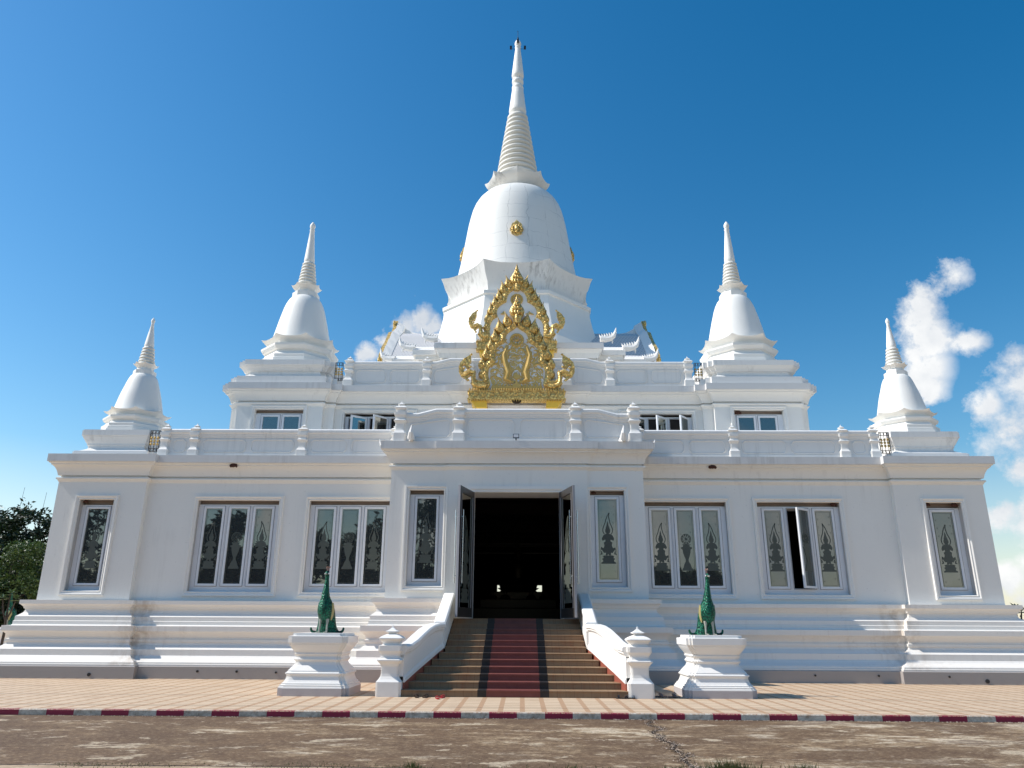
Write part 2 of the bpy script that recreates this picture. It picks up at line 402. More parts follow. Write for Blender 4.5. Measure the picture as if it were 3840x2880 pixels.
    def sphere(s, c, r, n=10, m=6, sc=(1, 1, 1)):
        pr = [(max(1e-5, math.sin(pi*i/m))*1, -math.cos(pi*i/m)) for i in range(m+1)]
        vs = []
        for rr, z in pr:
            for j in range(n): a = 2*pi*j/n; vs.append((c[0]+rr*math.cos(a)*r*sc[0], c[1]+rr*math.sin(a)*r*sc[1], c[2]+z*r*sc[2]))
        s.add(vs, [(i*n+j, i*n+(j+1) % n, (i+1)*n+(j+1) % n, (i+1)*n+j) for i in range(m) for j in range(n)])
    def mirror_x(s, cx=0):
        o = MB(); o.v = [(2*cx-x, y, z) for x, y, z in s.v]; o.f = [tuple(reversed(f)) for f in s.f]; return o
    def merge(s, o): s.add(o.v, o.f)

def wloc(o):
    p = Vector(o.location)
    while o.parent is not None: o = o.parent; p += Vector(o.location)
    return p
def thing(name, loc, label, cat, group=None, kind=None):
    o = bpy.data.objects.new(name, None); COL.objects.link(o); o.location = loc; o.empty_display_size = .3
    tag(o, label, cat, group, kind); return o
def tag(o, label=None, cat=None, group=None, kind=None):
    if label: o['label'] = label
    if cat: o['category'] = cat
    if group: o['group'] = group
    if kind: o['kind'] = kind
    return o
def obj(name, mb, mat, parent=None, at=None, smooth=False, label=None, bevel=0, rot=None):
    """mb in world coordinates; origin placed at `at` (default: the parent's origin)"""
    pw = wloc(parent) if parent else Vector((0, 0, 0))
    at = Vector(at) if at is not None else pw
    me = bpy.data.meshes.new(name)
    me.from_pydata([tuple(Vector(p)-at) for p in mb.v], [], mb.f)
    me.validate(); me.update()
    bm = bmesh.new(); bm.from_mesh(me); bmesh.ops.recalc_face_normals(bm, faces=bm.faces); bm.to_mesh(me); bm.free()
    if smooth:
        for p in me.polygons: p.use_smooth = True
        try: me.set_sharp_from_angle(angle=math.radians(smooth if smooth is not True else 40))
        except Exception: pass
    me.materials.append(mat)
    o = bpy.data.objects.new(name, me); COL.objects.link(o)
    if parent: o.parent = parent
    o.location = at-pw
    if label: o['label'] = label
    if bevel:
        md = o.modifiers.new('Bevel', 'BEVEL'); md.width = bevel; md.segments = 2; md.limit_method = 'ANGLE'; md.angle_limit = math.radians(35)
    return o
def tree_copy(o, parent=None):
    c = o.copy(); COL.objects.link(c)
    c.parent = parent
    for ch in [x for x in COL.objects if x.parent == o]: tree_copy(ch, c)
    return c

# ------------------------------------------------------------------ setting
R_ROAD = -.105
mb = MB(); mb.quad((-900, -900, -.16), (900, -900, -.16), (900, 900, -.16), (-900, 900, -.16))
obj('ground', mb, M_ground)['kind'] = 'structure'
mb = MB(); nx, ny = 40, 12
mb.quad((-45, -6, R_ROAD), (60, -6, R_ROAD), (60, 15.75, R_ROAD), (-45, 15.75, R_ROAD))
obj('road', mb, M_road)['kind'] = 'structure'
mb = MB(); mb.quad((-45, 15.9, 0), (60, 15.9, 0), (60, 64, 0), (-45, 64, 0))
obj('pavement', mb, M_pave)['kind'] = 'structure'
mb = MB(); mb.prism_yz([(15.78, -.2), (15.78, -.012), (15.792, 0.003), (15.9, .004), (15.9, -.2)], -45, 60)
kb = obj('kerb', mb, M_kerb); kb['kind'] = 'structure'

# ------------------------------------------------------------------ profiles
BASE = [(.95, .36), (.95, .41), (.90, .42), (.90, .465), (.86, .50), (.76, .55), (.69, .60), (.66, .635), (.64, .65), (.64, .83), (.60, .85), (.53, .91), (.46, .96), (.44, 1.03), (.47, 1.05), (.47, 1.12), (.42, 1.14), (.42, 1.18), (.45, 1.24), (.51, 1.31), (.57, 1.35), (.585, 1.37), (.585, 1.52), (.41, 1.53), (.385, 1.56), (.385, 1.66), (.36, 1.675), (.36, 1.80), (.30, 1.84), (.22, 1.91), (.19, 1.98), (.19, 2.03), (.225, 2.05), (.24, 2.10), (.29, 2.155), (.33, 2.18), (.33, 2.30), (.0, 2.31)]
PLN = [(1.0, -.02), (1.0, .345), (.955, .362)]
CORN = [(0, 6.16), (.02, 6.18), (.035, 6.22), (.08, 6.26), (.08, 6.30), (.06, 6.315), (-.03, 6.32), (-.03, 6.375), (.05, 6.38), (.06, 6.44), (.09, 6.54), (.14, 6.64), (.20, 6.70), (.235, 6.72), (.235, 6.755), (.28, 6.775), (.30, 6.81)]
FASC = [(.30, 6.812), (.335, 6.815), (.335, 7.07), (-.6, 7.075)]
def sh(prof, dz=0, sz=1, do=0): return [(d+do, z*sz+dz) for d, z in prof]

CY = 40.6
TEMPLE = thing('temple', (0, 24.4, 0), 'white multi-tiered temple with a tall central stupa spire and four small corner stupas', 'temple')
T = TEMPLE
left_path = [(-1.6, 56), (-15.56, 56), (-15.56, 25.2), (-12.55, 25.2), (-12.55, 25.4), (-4.05, 25.4)]
right_path = [(-x, y) for x, y in reversed(left_path)]
porchL = [(-4.12, 25.6), (-4.12, 24.4), (-2.3, 24.4), (-2.3, 24.34), (-1.98, 24.34)]
porchR = [(-x, y) for x, y in reversed(porchL)]
porch_full = [(-4.12, 25.6), (-4.12, 24.4), (-2.3, 24.4), (-2.3, 24.34), (2.3, 24.34), (2.3, 24.4), (4.12, 24.4), (4.12, 25.6)]
for p in (left_path, right_path):
    mb = MB(); mp = MB(); mb.sweep(BASE, p); mp.sweep(PLN, p)
    obj('base_moulding', mb, M_base, T); obj('plinth', mp, M_plinth, T)
for p in (porchL, porchR):
    mb = MB(); mp = MB(); mb.sweep(sh(BASE, sz=1.037), p); mp.sweep([(1.0, -.02), (1.0, .355), (.955, .374)], p)
    obj('porch_base', mb, M_base, T); obj('porch_plinth', mp, M_plinth, T)
mb = MB(); mf = MB()
main_closed = [(-15.56, 56), (-15.56, 25.2), (-12.55, 25.2), (-12.55, 25.4), (12.55, 25.4), (12.55, 25.2), (15.56, 25.2), (15.56, 56)]
mb.sweep(CORN, left_path[1:]); mb.sweep(CORN, right_path[:-1]); mf.sweep(FASC, main_closed, True)
mb.sweep(CORN, [(15.56, 55.9), (15.56, 56), (-15.56, 56), (-15.56, 55.9)])
obj('cornice', mb, M_white, T, smooth=30); obj('cornice_fascia', mf, M_fascia, T)
mb = MB(); mf = MB(); mb.sweep(sh(CORN, .28), porch_full); mf.sweep(sh(FASC, .28), porch_full)
obj('porch_cornice', mb, M_white, T, smooth=30); obj('porch_fascia', mf, M_fascia, T)
mb = MB(); mb.box(-15.2, 15.2, 25.9, 55.6, 6.6, 7.07); mb.box(-3.8, 3.8, 24.7, 26.0, 6.9, 7.36)
obj('terrace_slab', mb, M_rail, T)

def holed(mb, x0, x1, z0, z1, y, holes, depth=.22, rv=None):
    """wall front at plane y with rectangular openings (hx0,hx1,hz0,hz1) and reveals"""
    xs = sorted(set([x0, x1]+[h[0] for h in holes]+[h[1] for h in holes]))
    for a, b in zip(xs, xs[1:]):
        hs = sorted([h for h in holes if h[0] <= a+1e-6 and h[1] >= b-1e-6], key=lambda h: h[2])
        z = z0
        for h in hs:
            if h[2] > z: mb.quad((a, y, z), (b, y, z), (b, y, h[2]), (a, y, h[2]))
            z = h[3]
        if z < z1: mb.quad((a, y, z), (b, y, z), (b, y, z1), (a, y, z1))
    mb = rv if rv is not None else mb
    for h in holes:
        a, b, c, d = h[:4]; dp = h[4] if len(h) > 4 else depth; e = y+dp
        mb.quad((a, y, c), (a, e, c), (a, e, d), (a, y, d)); mb.quad((b, y, c), (b, y, d), (b, e, d), (b, e, c))
        mb.quad((a, y, d), (a, e, d), (b, e, d), (b, y, d)); mb.quad((a, y, c), (b, y, c), (b, e, c), (a, e, c))
W1 = [(-14.72, -13.55, 2.60, 5.57)]
WM = [(-10.79, -8.03, 2.60, 5.59), (-7.0, -4.24, 2.60, 5.59)]
WP = [(-3.48, -2.36, 2.76, 5.79)]
mir = lambda hs: [(-b, -a, c, d) for a, b, c, d in hs]
for sgn in (-1, 1):
    g = (lambda hs: hs) if sgn < 0 else mir
    X = lambda a, b: (a, b) if sgn < 0 else (-b, -a)
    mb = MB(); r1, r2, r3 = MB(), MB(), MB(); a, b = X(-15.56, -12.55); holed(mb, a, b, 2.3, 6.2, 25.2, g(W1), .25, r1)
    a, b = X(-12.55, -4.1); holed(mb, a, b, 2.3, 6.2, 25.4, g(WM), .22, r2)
    x = 12.55*sgn; mb.quad((x, 25.2, 2.3), (x, 25.4, 2.3), (x, 25.4, 6.2), (x, 25.2, 6.2))
    x = 15.56*sgn; mb.quad((x, 25.2, 2.3), (x, 56, 2.3), (x, 56, 6.2), (x, 25.2, 6.2))
    obj('wall', mb, M_white, T)
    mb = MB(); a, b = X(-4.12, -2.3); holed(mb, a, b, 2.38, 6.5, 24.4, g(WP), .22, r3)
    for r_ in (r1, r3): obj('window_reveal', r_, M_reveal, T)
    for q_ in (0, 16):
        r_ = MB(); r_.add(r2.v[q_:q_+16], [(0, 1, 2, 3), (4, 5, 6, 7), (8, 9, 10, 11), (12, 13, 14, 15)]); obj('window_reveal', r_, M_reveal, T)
    x = 4.12*sgn; mb.quad((x, 24.4, 2.38), (x, 25.6, 2.38), (x, 25.6, 6.5), (x, 24.4, 6.5))
    x = 2.3*sgn; mb.quad((x, 24.34, 1.78), (x, 24.4, 1.78), (x, 24.4, 6.5), (x, 24.34, 6.5))
    obj('porch_wall', mb, M_white, T)
mb = MB(); holed(mb, -2.3, 2.3, 1.78, 6.5, 24.34, [(-1.41, 1.41, 1.78, 5.71, 1.1)])
obj('doorway_wall', mb, M_white, T)
mb = MB(); holed(mb, -15.56, 15.56, 1.0, 6.6, 56.0, [(-1.6, 1.6, 1.8, 5.7, -.5)]); obj('rear_wall', mb, M_white, T)

def surround(mb, x0, x1, z0, z1, y, w=.15, t=.065, closed=True):
    """moulded picture-frame round an opening; x0..z1 are the inner edge"""
    prof = [(-.01, -.004), (0, .03), (.02, .045), (.05, .03), (.07, .05), (.10, .068), (w-.01, t), (w, -.004)]
    ring = [(x0, z0, -1, -1), (x1, z0, 1, -1), (x1, z1, 1, 1), (x0, z1, -1, 1)]
    if not closed: ring = [(x0, z0, -1, 0), (x0, z1, -1, 1), (x1, z1, 1, 1), (x1, z0, 1, 0)]
    k = len(prof); vs = []
    for x, z, sx, sz in ring:
        for d, p in prof: vs.append((x+sx*d, y-p, z+sz*d))
    n = len(ring); fs = []
    for i in range(n if closed else n-1):
        j = (i+1) % n
        for a in range(k-1): fs.append((i*k+a, j*k+a, j*k+a+1, i*k+a+1))
    mb.add(vs, fs)

def flame_outline():
    pass
def figure(mb, cx, z0, h, y, flip=1):
    """etched praying deity on a stepped stand, as thin polygons"""
    s = h/3.0; P = lambda pts: [(cx+flip*x*s*1.22, z0+z*s) for x, z in pts]
    t = .004
    polys = [
        [(-.34, 0), (.34, 0), (.34, .07), (.27, .11), (.24, .17), (.29, .24), (.29, .29), (.22, .32), (.27, .42), (.19, .46), (-.19, .46), (-.27, .42), (-.22, .32), (-.29, .29), (-.29, .24), (-.24, .17), (-.27, .11), (-.34, .07)],
        [(-.13, .47), (-.04, .47), (-.02, .56), (.03, .47), (.13, .47), (.11, .62), (.20, .60), (.31, .78), (.36, .70), (.33, .92), (.22, .86), (.17, 1.02), (.20, 1.18), (.11, 1.26), (.13, 1.36), (.25, 1.28), (.29, 1.40), (.21, 1.60), (.09, 1.68), (-.09, 1.68), (-.21, 1.60), (-.29, 1.40), (-.25, 1.28), (-.13, 1.36), (-.11, 1.26), (-.20, 1.18), (-.17, 1.02), (-.22, .86), (-.33, .95), (-.36, .72), (-.31, .80), (-.20, .60), (-.11, .62)],
        [(-.05, 1.68), (.05, 1.68), (.11, 1.76), (.12, 1.90), (.08, 2.0), (.09, 2.05), (.05, 2.12), (.04, 2.22), (0, 2.42), (-.04, 2.22), (-.05, 2.12), (-.09, 2.05), (-.08, 2.0), (-.12, 1.90), (-.11, 1.76)],
        [(-.40, .50), (-.33, .60), (-.37, .74), (-.29, .66), (-.27, .52)],
        [(.40, .50), (.33, .60), (.37, .74), (.29, .66), (.27, .52)],
    ]
    for p in polys: mb.prism_xz(P(p), y-t, y)
    # flame halo as a ribbon
    hal = [(-.16, 1.66), (-.22, 1.78), (-.23, 1.95), (-.18, 2.12), (-.12, 2.28), (-.08, 2.46), (-.02, 2.66), (.09, 2.88), (.06, 2.66), (.09, 2.46), (.12, 2.28), (.18, 2.12), (.23, 1.95), (.22, 1.78), (.16, 1.66)]
    ribbon(mb, P(hal), .024*s, y-t, y)
def ribbon(mb, pts, w, y0, y1):
    n = len(pts)
    for i in range(n-1):
        a = Vector(pts[i]); b = Vector(pts[i+1]); d = (b-a)
        if d.length < 1e-6: continue
        d.normalize(); nn = Vector((-d.y, d.x))*w
        mb.prism_xz([tuple(a-nn), tuple(b-nn), tuple(b+nn), tuple(a+nn)], y0, y1)
def birds(mb, x0, x1, z0, z1, y):
    n = int((z1-z0)/.26)
    for i in range(n):
        for sx in (0, 1):
            cx = x0+(x1-x0)*(.18 if sx == 0 else .82)+random.uniform(-.02, .02); cz = z0+.13+i*.26+(.08 if sx else 0)
            s = .026
            mb.prism_xz([(cx-s, cz+s*.9), (cx, cz), (cx+s, cz+s*.9), (cx+s*.2, cz-.2*s), (cx, cz-s), (cx-s*.2, cz-.2*s)], y-.004, y)
def wheel(mb, cx, cz, r, y, spokes=10):
    n = 20
    for r0, r1 in ((.86, 1.0), (.66, .74), (0.0, .2)):
        for i in range(n):
            a, b = 2*pi*i/n, 2*pi*(i+1)/n
            mb.quad((cx+r*r0*math.cos(a), y, cz+r*r0*math.sin(a)), (cx+r*r0*math.cos(b), y, cz+r*r0*math.sin(b)), (cx+r*r1*math.cos(b), y, cz+r*r1*math.sin(b)), (cx+r*r1*math.cos(a), y, cz+r*r1*math.sin(a)))
    for i in range(spokes):
        a = 2*pi*i/spokes; c, s_ = math.cos(a), math.sin(a); w = .09*r
        mb.quad((cx+.15*r*c-w*.3*s_, y, cz+.15*r*s_+w*.3*c), (cx+.15*r*c+w*.3*s_, y, cz+.15*r*s_-w*.3*c), (cx+.9*r*c+w*s_, y, cz+.9*r*s_-w*c), (cx+.9*r*c-w*s_, y, cz+.9*r*s_+w*c))
def stand(mb, cx, z0, h, y):
    s = h/3.0; P = lambda pts: [(cx+x*s, z0+z*s) for x, z in pts]
    mb.prism_xz(P([(-.36, 0), (.36, 0), (.33, .12), (.26, .20), (.20, .40), (.10, .58), (.09, .72), (.17, .92), (.24, 1.15), (.26, 1.35), (.36, 1.42), (.36, 1.48), (.22, 1.52), (.20, 1.60), (.28, 1.68), (-.28, 1.68), (-.20, 1.60), (-.22, 1.52), (-.36, 1.48), (-.36, 1.42), (-.26, 1.35), (-.24, 1.15), (-.17, .92), (-.09, .72), (-.10, .58), (-.20, .40), (-.26, .20), (-.33, .12)]), y-.004, y)
    wheel(mb, cx, z0+2.02*s, .34*s, y-.002)

def window(op, y, glasses, gz0, gz1, kinds, parent=T, surr=True, mat=None, openp=(), lab=None, dz=.2):
    """op opening rect on wall plane y, glasses list of (gx0, gx1) pane spans"""
    x0, x1, z0, z1 = op
    ms = MB(); surround(ms, x0, x1, z0, z1, y)
    w = obj('window', ms, M_white, parent, at=((x0+x1)/2, y, z0), label=lab)
    hd_ = MB(); hd_.quad((x0, y+dz+.04, gz1), (x1, y+dz+.04, gz1), (x1, y+dz+.04, z1), (x0, y+dz+.04, z1)); obj('header', hd_, M_header, w)
    yg = y+dz
    fr = MB(); b = .075
    # outer frame, mullions
    fr.box(x0, x1, yg-.05, yg+.05, z0, z0+.10); 
    zt, zl = gz1+b-.012, gz0-b+.012
    fr.box(x0, x1, yg-.05, yg+.05, z0+.10, zl); fr.box(x0, x1, yg-.05, yg+.05, zt, min(zt+.07, z1-.05))
    spans = [(x0, glasses[0][0]-b+.012)]+[(p[1]+b-.012, q[0]-b+.012) for p, q in zip(glasses, glasses[1:])]+[(glasses[-1][1]+b-.012, x1)]
    for i, (p, q) in enumerate(spans):
        fr.box(p, q, yg-.053, yg+.047, zl, zt)
        if 0 < i < len(spans)-1: fr.box((p+q)/2-.012, (p+q)/2+.012, yg-.085, yg-.053, zl, zt)
    obj('frame', fr, M_frame, w, bevel=.006)
    gk = MB()
    for a, c in glasses:
        e0, e1, f0, f1 = a-b-.016, c+b+.016, gz0-b-.016, gz1+b+.016
        gk.box(e0, a-b, yg-.066, yg-.052, f0, f1); gk.box(c+b, e1, yg-.066, yg-.052, f0, f1); gk.box(a-b, c+b, yg-.0655, yg-.052, f0, gz0-b); gk.box(a-b, c+b, yg-.0655, yg-.052, gz1+b, f1)
    obj('gasket', gk, M_mullion, w)
    for i, (a, c) in enumerate(glasses):
        if i in openp: continue
        eg = MB(); pg = MB(); et = MB()
        sx0, sx1, sz0, sz1 = a-b, c+b, gz0-b, gz1+b
        eg.box(sx0, a, yg-.080, yg-.0, sz0, sz1); eg.box(c, sx1, yg-.080, yg-.0, sz0, sz1)
        eg.box(a, c, yg-.079, yg-.0, sz0, gz0); eg.box(a, c, yg-.079, yg-.0, gz1, sz1)
        pg.quad((a, yg-.035, gz0), (c, yg-.035, gz0), (c, yg-.035, gz1), (a, yg-.035, gz1))
        ye = yg-.04; H = (gz1-gz0)
        if kinds:
            cx = (a+c)/2
            if kinds[i] == 'f': figure(et, cx, gz0+H*.195, H*.66, ye, 1 if i == 0 else -1)
            elif kinds[i] == 'w': stand(et, cx, gz0+H*.195, H*.62, ye)
            if H > 1.2:
                birds(et, a, c, gz0+.04, gz0+H*.19, ye); birds(et, a, c, gz0+H*.62, gz1-.05, ye)
                m_ = .045; ribbon(et, [(a+m_, gz0+m_), (c-m_, gz0+m_), (c-m_, gz1-m_), (a+m_, gz1-m_), (a+m_, gz0+m_)], .004, ye-.003, ye)
        obj('sash', eg, M_frame, w, bevel=.008)
        obj('pane', pg, mat or M_glass, w)
        if et.v: obj('etched_figure', et, M_etch, w)
    return w
G1 = [(-14.48, -13.80)]
GA = [(-10.54, -9.98), (-9.69, -9.13), (-8.85, -8.29)]
GB = [(-6.75, -6.19), (-5.91, -5.35), (-5.07, -4.51)]
GP = [(-3.24, -2.61)]
def mg(gs): return [(-b, -a) for a, b in reversed(gs)]
def mo(o): return (-o[1], -o[0], o[2], o[3])
window(W1[0], 25.2, G1, 2.85, 5.28, 'f', dz=.25)
window(WM[0], 25.4, GA, 2.86, 5.33, 'fwf')
window(WM[1], 25.4, GB, 2.87, 5.33, 'fwf')
window(WP[0], 24.4, GP, 2.99, 5.53, 'f')
window(mo(W1[0]), 25.2, mg(G1), 2.85, 5.28, 'f', dz=.25)
wo = window(mo(WM[0]), 25.4, mg(GA), 2.86, 5.33, 'fwf', openp=(1,), lab='window with its middle sash swung open')
window(mo(WM[1]), 25.4, mg(GB), 2.87, 5.33, 'fwf')
window(mo(WP[0]), 24.4, mg(GP), 2.99, 5.53, 'f')
def open_sash(w, hx, y, width, z0, z1, ang, mat=None, kind='w'):
    """casement hinged at hx (on its right), swung outwards"""
    fr = MB(); b = .07; g = MB(); et = MB()
    fr.box(-width, -width+b, -.03, .03, z0, z1); fr.box(-b, 0, -.03, .03, z0, z1)
    fr.box(-width+b, -b, -.029, .029, z0, z0+b); fr.box(-width+b, -b, -.029, .029, z1-b, z1)
    g.quad((-width+b, 0, z0+b), (-b, 0, z0+b), (-b, 0, z1-b), (-width+b, 0, z1-b))
    if kind == 'w': stand(et, -width/2, z0+b+(z1-z0)*.18, (z1-z0)*.6, -.006)
    c, s = math.cos(ang), math.sin(ang)
    for m in (fr, g, et): m.v = [(hx+x*c-yy*s, y+x*s+yy*c, z) for x, yy, z in m.v]
    obj('open_sash', fr, M_frame, w); obj('open_pane', g, mat or M_glass, w)
    if et.v: obj('open_etching', et, M_etch, w)
open_sash(wo, 9.78, 25.53, .70, 2.80, 5.38, math.radians(38))
# dark void behind the open casement is the room itself

# door surround and leaves
mb = MB(); surround(mb, -1.41, 1.41, 1.78, 5.71, 24.34, w=.20, t=.07, closed=False); obj('door_surround', mb, M_clean, T)
def door_leaf(sgn):
    W, z0, z1 = 1.40, 1.83, 5.70; fr = MB(); g = MB(); et = MB(); ed = MB(); hd = []
    fr.box(0, .14, -.03, .03, z0, z1); fr.box(W-.14, W, -.03, .03, z0, z1); fr.box(.14, W-.14, -.029, .029, z0, z0+.28); fr.box(.14, W-.14, -.029, .029, z1-.2, z1)
    ed.box(W+.001, W+.02, -.034, .034, z0, z1); ed.box(-.02, -.001, -.034, .034, z0, z1)
    for yy in (-.032, .032):
        ed.box(.135, .165, yy-.005, yy+.005, z0+.27, z1-.19); ed.box(W-.165, W-.135, yy-.005, yy+.005, z0+.27, z1-.19)
    g.quad((.14, 0, z0+.28), (W-.14, 0, z0+.28), (W-.14, 0, z1-.2), (.14, 0, z1-.2))
    for yy in (-.008, .012): figure(et, W/2, z0+.42, 2.7, yy); 
    for yy in (-.12, .12):
        h = MB(); h.tube([(W-.07, yy, 2.78), (W-.07, yy, 4.95)], .018, 8)
        for zz in (3.0, 4.75): h.tube([(W-.07, 0, zz), (W-.07, yy, zz)], .012, 6)
        hd.append(h)
    hx, hy = sgn*1.40, 24.30
    tx, ty = sgn*1.74, 22.95; d = Vector((tx-hx, ty-hy)).normalized()
    for m in [fr, g, et, ed]+hd: m.v = [(hx+x*d.x-yy*d.y, hy+x*d.y+yy*d.x, z) for x, yy, z in m.v]
    leaf = obj('door_leaf', fr, M_darkwood, T, at=(hx, hy, 1.83))
    obj('glass_panel', g, M_glass, leaf); obj('etched_figure', et, M_etch, leaf); obj('metal_edge', ed, M_mullion, leaf)
    for h in hd: obj('handle', h, M_steel, leaf, smooth=True)
door_leaf(-1); door_leaf(1)

# dark hall behind the doorway, open to the rear door
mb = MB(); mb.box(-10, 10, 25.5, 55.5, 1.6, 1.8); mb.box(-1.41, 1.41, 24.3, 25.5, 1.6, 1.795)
obj('hall_floor', mb, M_infloor, T)
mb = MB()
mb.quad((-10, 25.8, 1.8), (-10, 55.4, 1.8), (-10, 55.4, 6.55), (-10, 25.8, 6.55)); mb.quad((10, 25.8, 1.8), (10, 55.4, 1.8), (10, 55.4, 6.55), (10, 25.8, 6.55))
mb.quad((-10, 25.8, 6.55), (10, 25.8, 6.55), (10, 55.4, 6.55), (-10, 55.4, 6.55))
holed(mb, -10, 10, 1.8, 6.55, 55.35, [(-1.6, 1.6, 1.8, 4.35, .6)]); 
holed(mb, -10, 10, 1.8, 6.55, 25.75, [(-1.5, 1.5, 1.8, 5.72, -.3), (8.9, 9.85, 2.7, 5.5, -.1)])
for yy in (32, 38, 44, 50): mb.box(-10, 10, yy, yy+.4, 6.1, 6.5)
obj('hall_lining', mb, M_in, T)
# altar inside: stepped table with a seated statue
alt = thing('altar', (0, 36, 1.8), 'dark altar with seated statues in the gloom beyond the open doorway', 'altar')
mb = MB()
for w, a, b in ((2.1, 0, .55), (1.75, .55, .95), (1.35, .95, 1.3)): mb.box(-w, w, 35.2+a, 37.4, 1.8+a*1.0, 1.8+b)
obj('altar_table', mb, M_statue, alt, bevel=.03)
def seated(mb, cx, cy, z, s):
    mb.stack(lambda h: [(h*math.cos(2*pi*i/12), .7*h*math.sin(2*pi*i/12)) for i in range(12)], [(.55*s, z), (.7*s, z+.08*s), (.6*s, z+.16*s), (.72*s, z+.24*s)], cx, cy)
    mb.loft([((cx, cy, z+.24*s), .62*s, .35*s, 0), ((cx, cy, z+.34*s), .66*s, .38*s, 0), ((cx, cy, z+.46*s), .5*s, .3*s, 0), ((cx, cy, z+.56*s), .25*s, .17*s, 0), ((cx, cy, z+.8*s), .24*s, .15*s, 0), ((cx, cy, z+1.02*s), .34*s, .17*s, 0), ((cx, cy, z+1.12*s), .2*s, .12*s, 0), ((cx, cy, z+1.18*s), .08*s, .08*s, 0), ((cx, cy, z+1.26*s), .13*s, .12*s, 0), ((cx, cy, z+1.4*s), .14*s, .13*s, 0), ((cx, cy, z+1.5*s), .09*s, .09*s, 0), ((cx, cy, z+1.58*s), .05*s, .05*s, 0), ((cx, cy, z+1.72*s), .01*s, .01*s, 0)])
mb = MB(); seated(mb, 0, 36.8, 2.95, 1.38); obj('statue', mb, M_statue, alt, smooth=True)
for x in (-1.2, -.6, .6, 1.2):
    mb = MB(); seated(mb, x, 36.0, 2.75, .35); obj('small_statue', mb, M_statue, alt, smooth=True)

# ------------------------------------------------------------------ second tier
def refl(pts): return pts+[(-x, y) for x, y in reversed(pts)]
t2half = [(-11.62, 52), (-11.62, 29.3), (-11.45, 29.3), (-11.45, 29.1), (-11.25, 29.1), (-11.25, 28.9), (-7.8, 28.9), (-7.8, 29.12), (-7.4, 29.12), (-7.4, 29.3), (-2.6, 29.3), (-2.6, 29.2)]
t2plan = refl(t2half)
mb = MB(); mb.sweep(sh(CORN, 3.75), t2plan, True); obj('upper_cornice', mb, M_white, T, smooth=30)
mb = MB(); mb.sweep(sh(FASC, 3.75), t2plan, True); obj('upper_fascia', mb, M_fascia, T)
W2A = (-10.52, -8.56, 7.85, 9.80); W2B = (-7.0, -4.2, 7.85, 9.74)
mb = MB()
for sgn in (-1, 1):
    A = W2A if sgn < 0 else mo(W2A); B = W2B if sgn < 0 else mo(W2B)
    a, b = (-11.25, -7.8) if sgn < 0 else (7.8, 11.25); holed(mb, a, b, 7.0, 9.95, 28.9, [A], .2)
    a, b = (-7.4, -2.6) if sgn < 0 else (2.6, 7.4); holed(mb, a, b, 7.0, 9.95, 29.3, [B], .2)
    for (x0, y0), (x1, y1) in zip(t2half, t2half[1:]):
        if (x0, y0) in ((-11.25, 28.9), (-7.4, 29.3)): continue
        k_ = -sgn
        mb.quad((k_*x0, y0, 7), (k_*x1, y1, 7), (k_*x1, y1, 9.95), (k_*x0, y0, 9.95))
mb.quad((-2.6, 29.2, 7), (2.6, 29.2, 7), (2.6, 29.2, 9.95), (-2.6, 29.2, 9.95))
obj('upper_wall', mb, M_white, T)
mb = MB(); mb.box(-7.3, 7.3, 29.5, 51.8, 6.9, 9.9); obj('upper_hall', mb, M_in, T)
mb = MB(); mb.prism_xy([(x*.985, 40.6+(y-40.6)*.985) for x, y in t2plan], 10.3, 10.815); obj('upper_terrace_slab', mb, M_rail, T)
for sgn in (-1, 1):
    A = W2A if sgn < 0 else mo(W2A); B = W2B if sgn < 0 else mo(W2B)
    ga = [(-10.21, -9.60), (-9.36, -8.76)]; gb = [(-6.78, -6.18), (-5.92, -5.32), (-5.06, -4.46)]
    window(A, 28.9, ga if sgn < 0 else mg(ga), 8.05, 9.52, None, mat=M_bglass)
    w = window(B, 29.3, gb if sgn < 0 else mg(gb), 8.05, 9.5, None, openp=(0, 1, 2), lab='upper window with sashes swung open')
    gg = gb if sgn < 0 else mg(gb)
    for i, (a, c) in enumerate(gg): open_sash(w, c+.07, 29.42, .72, 7.98, 9.58, math.radians(40+6*i), kind='n')

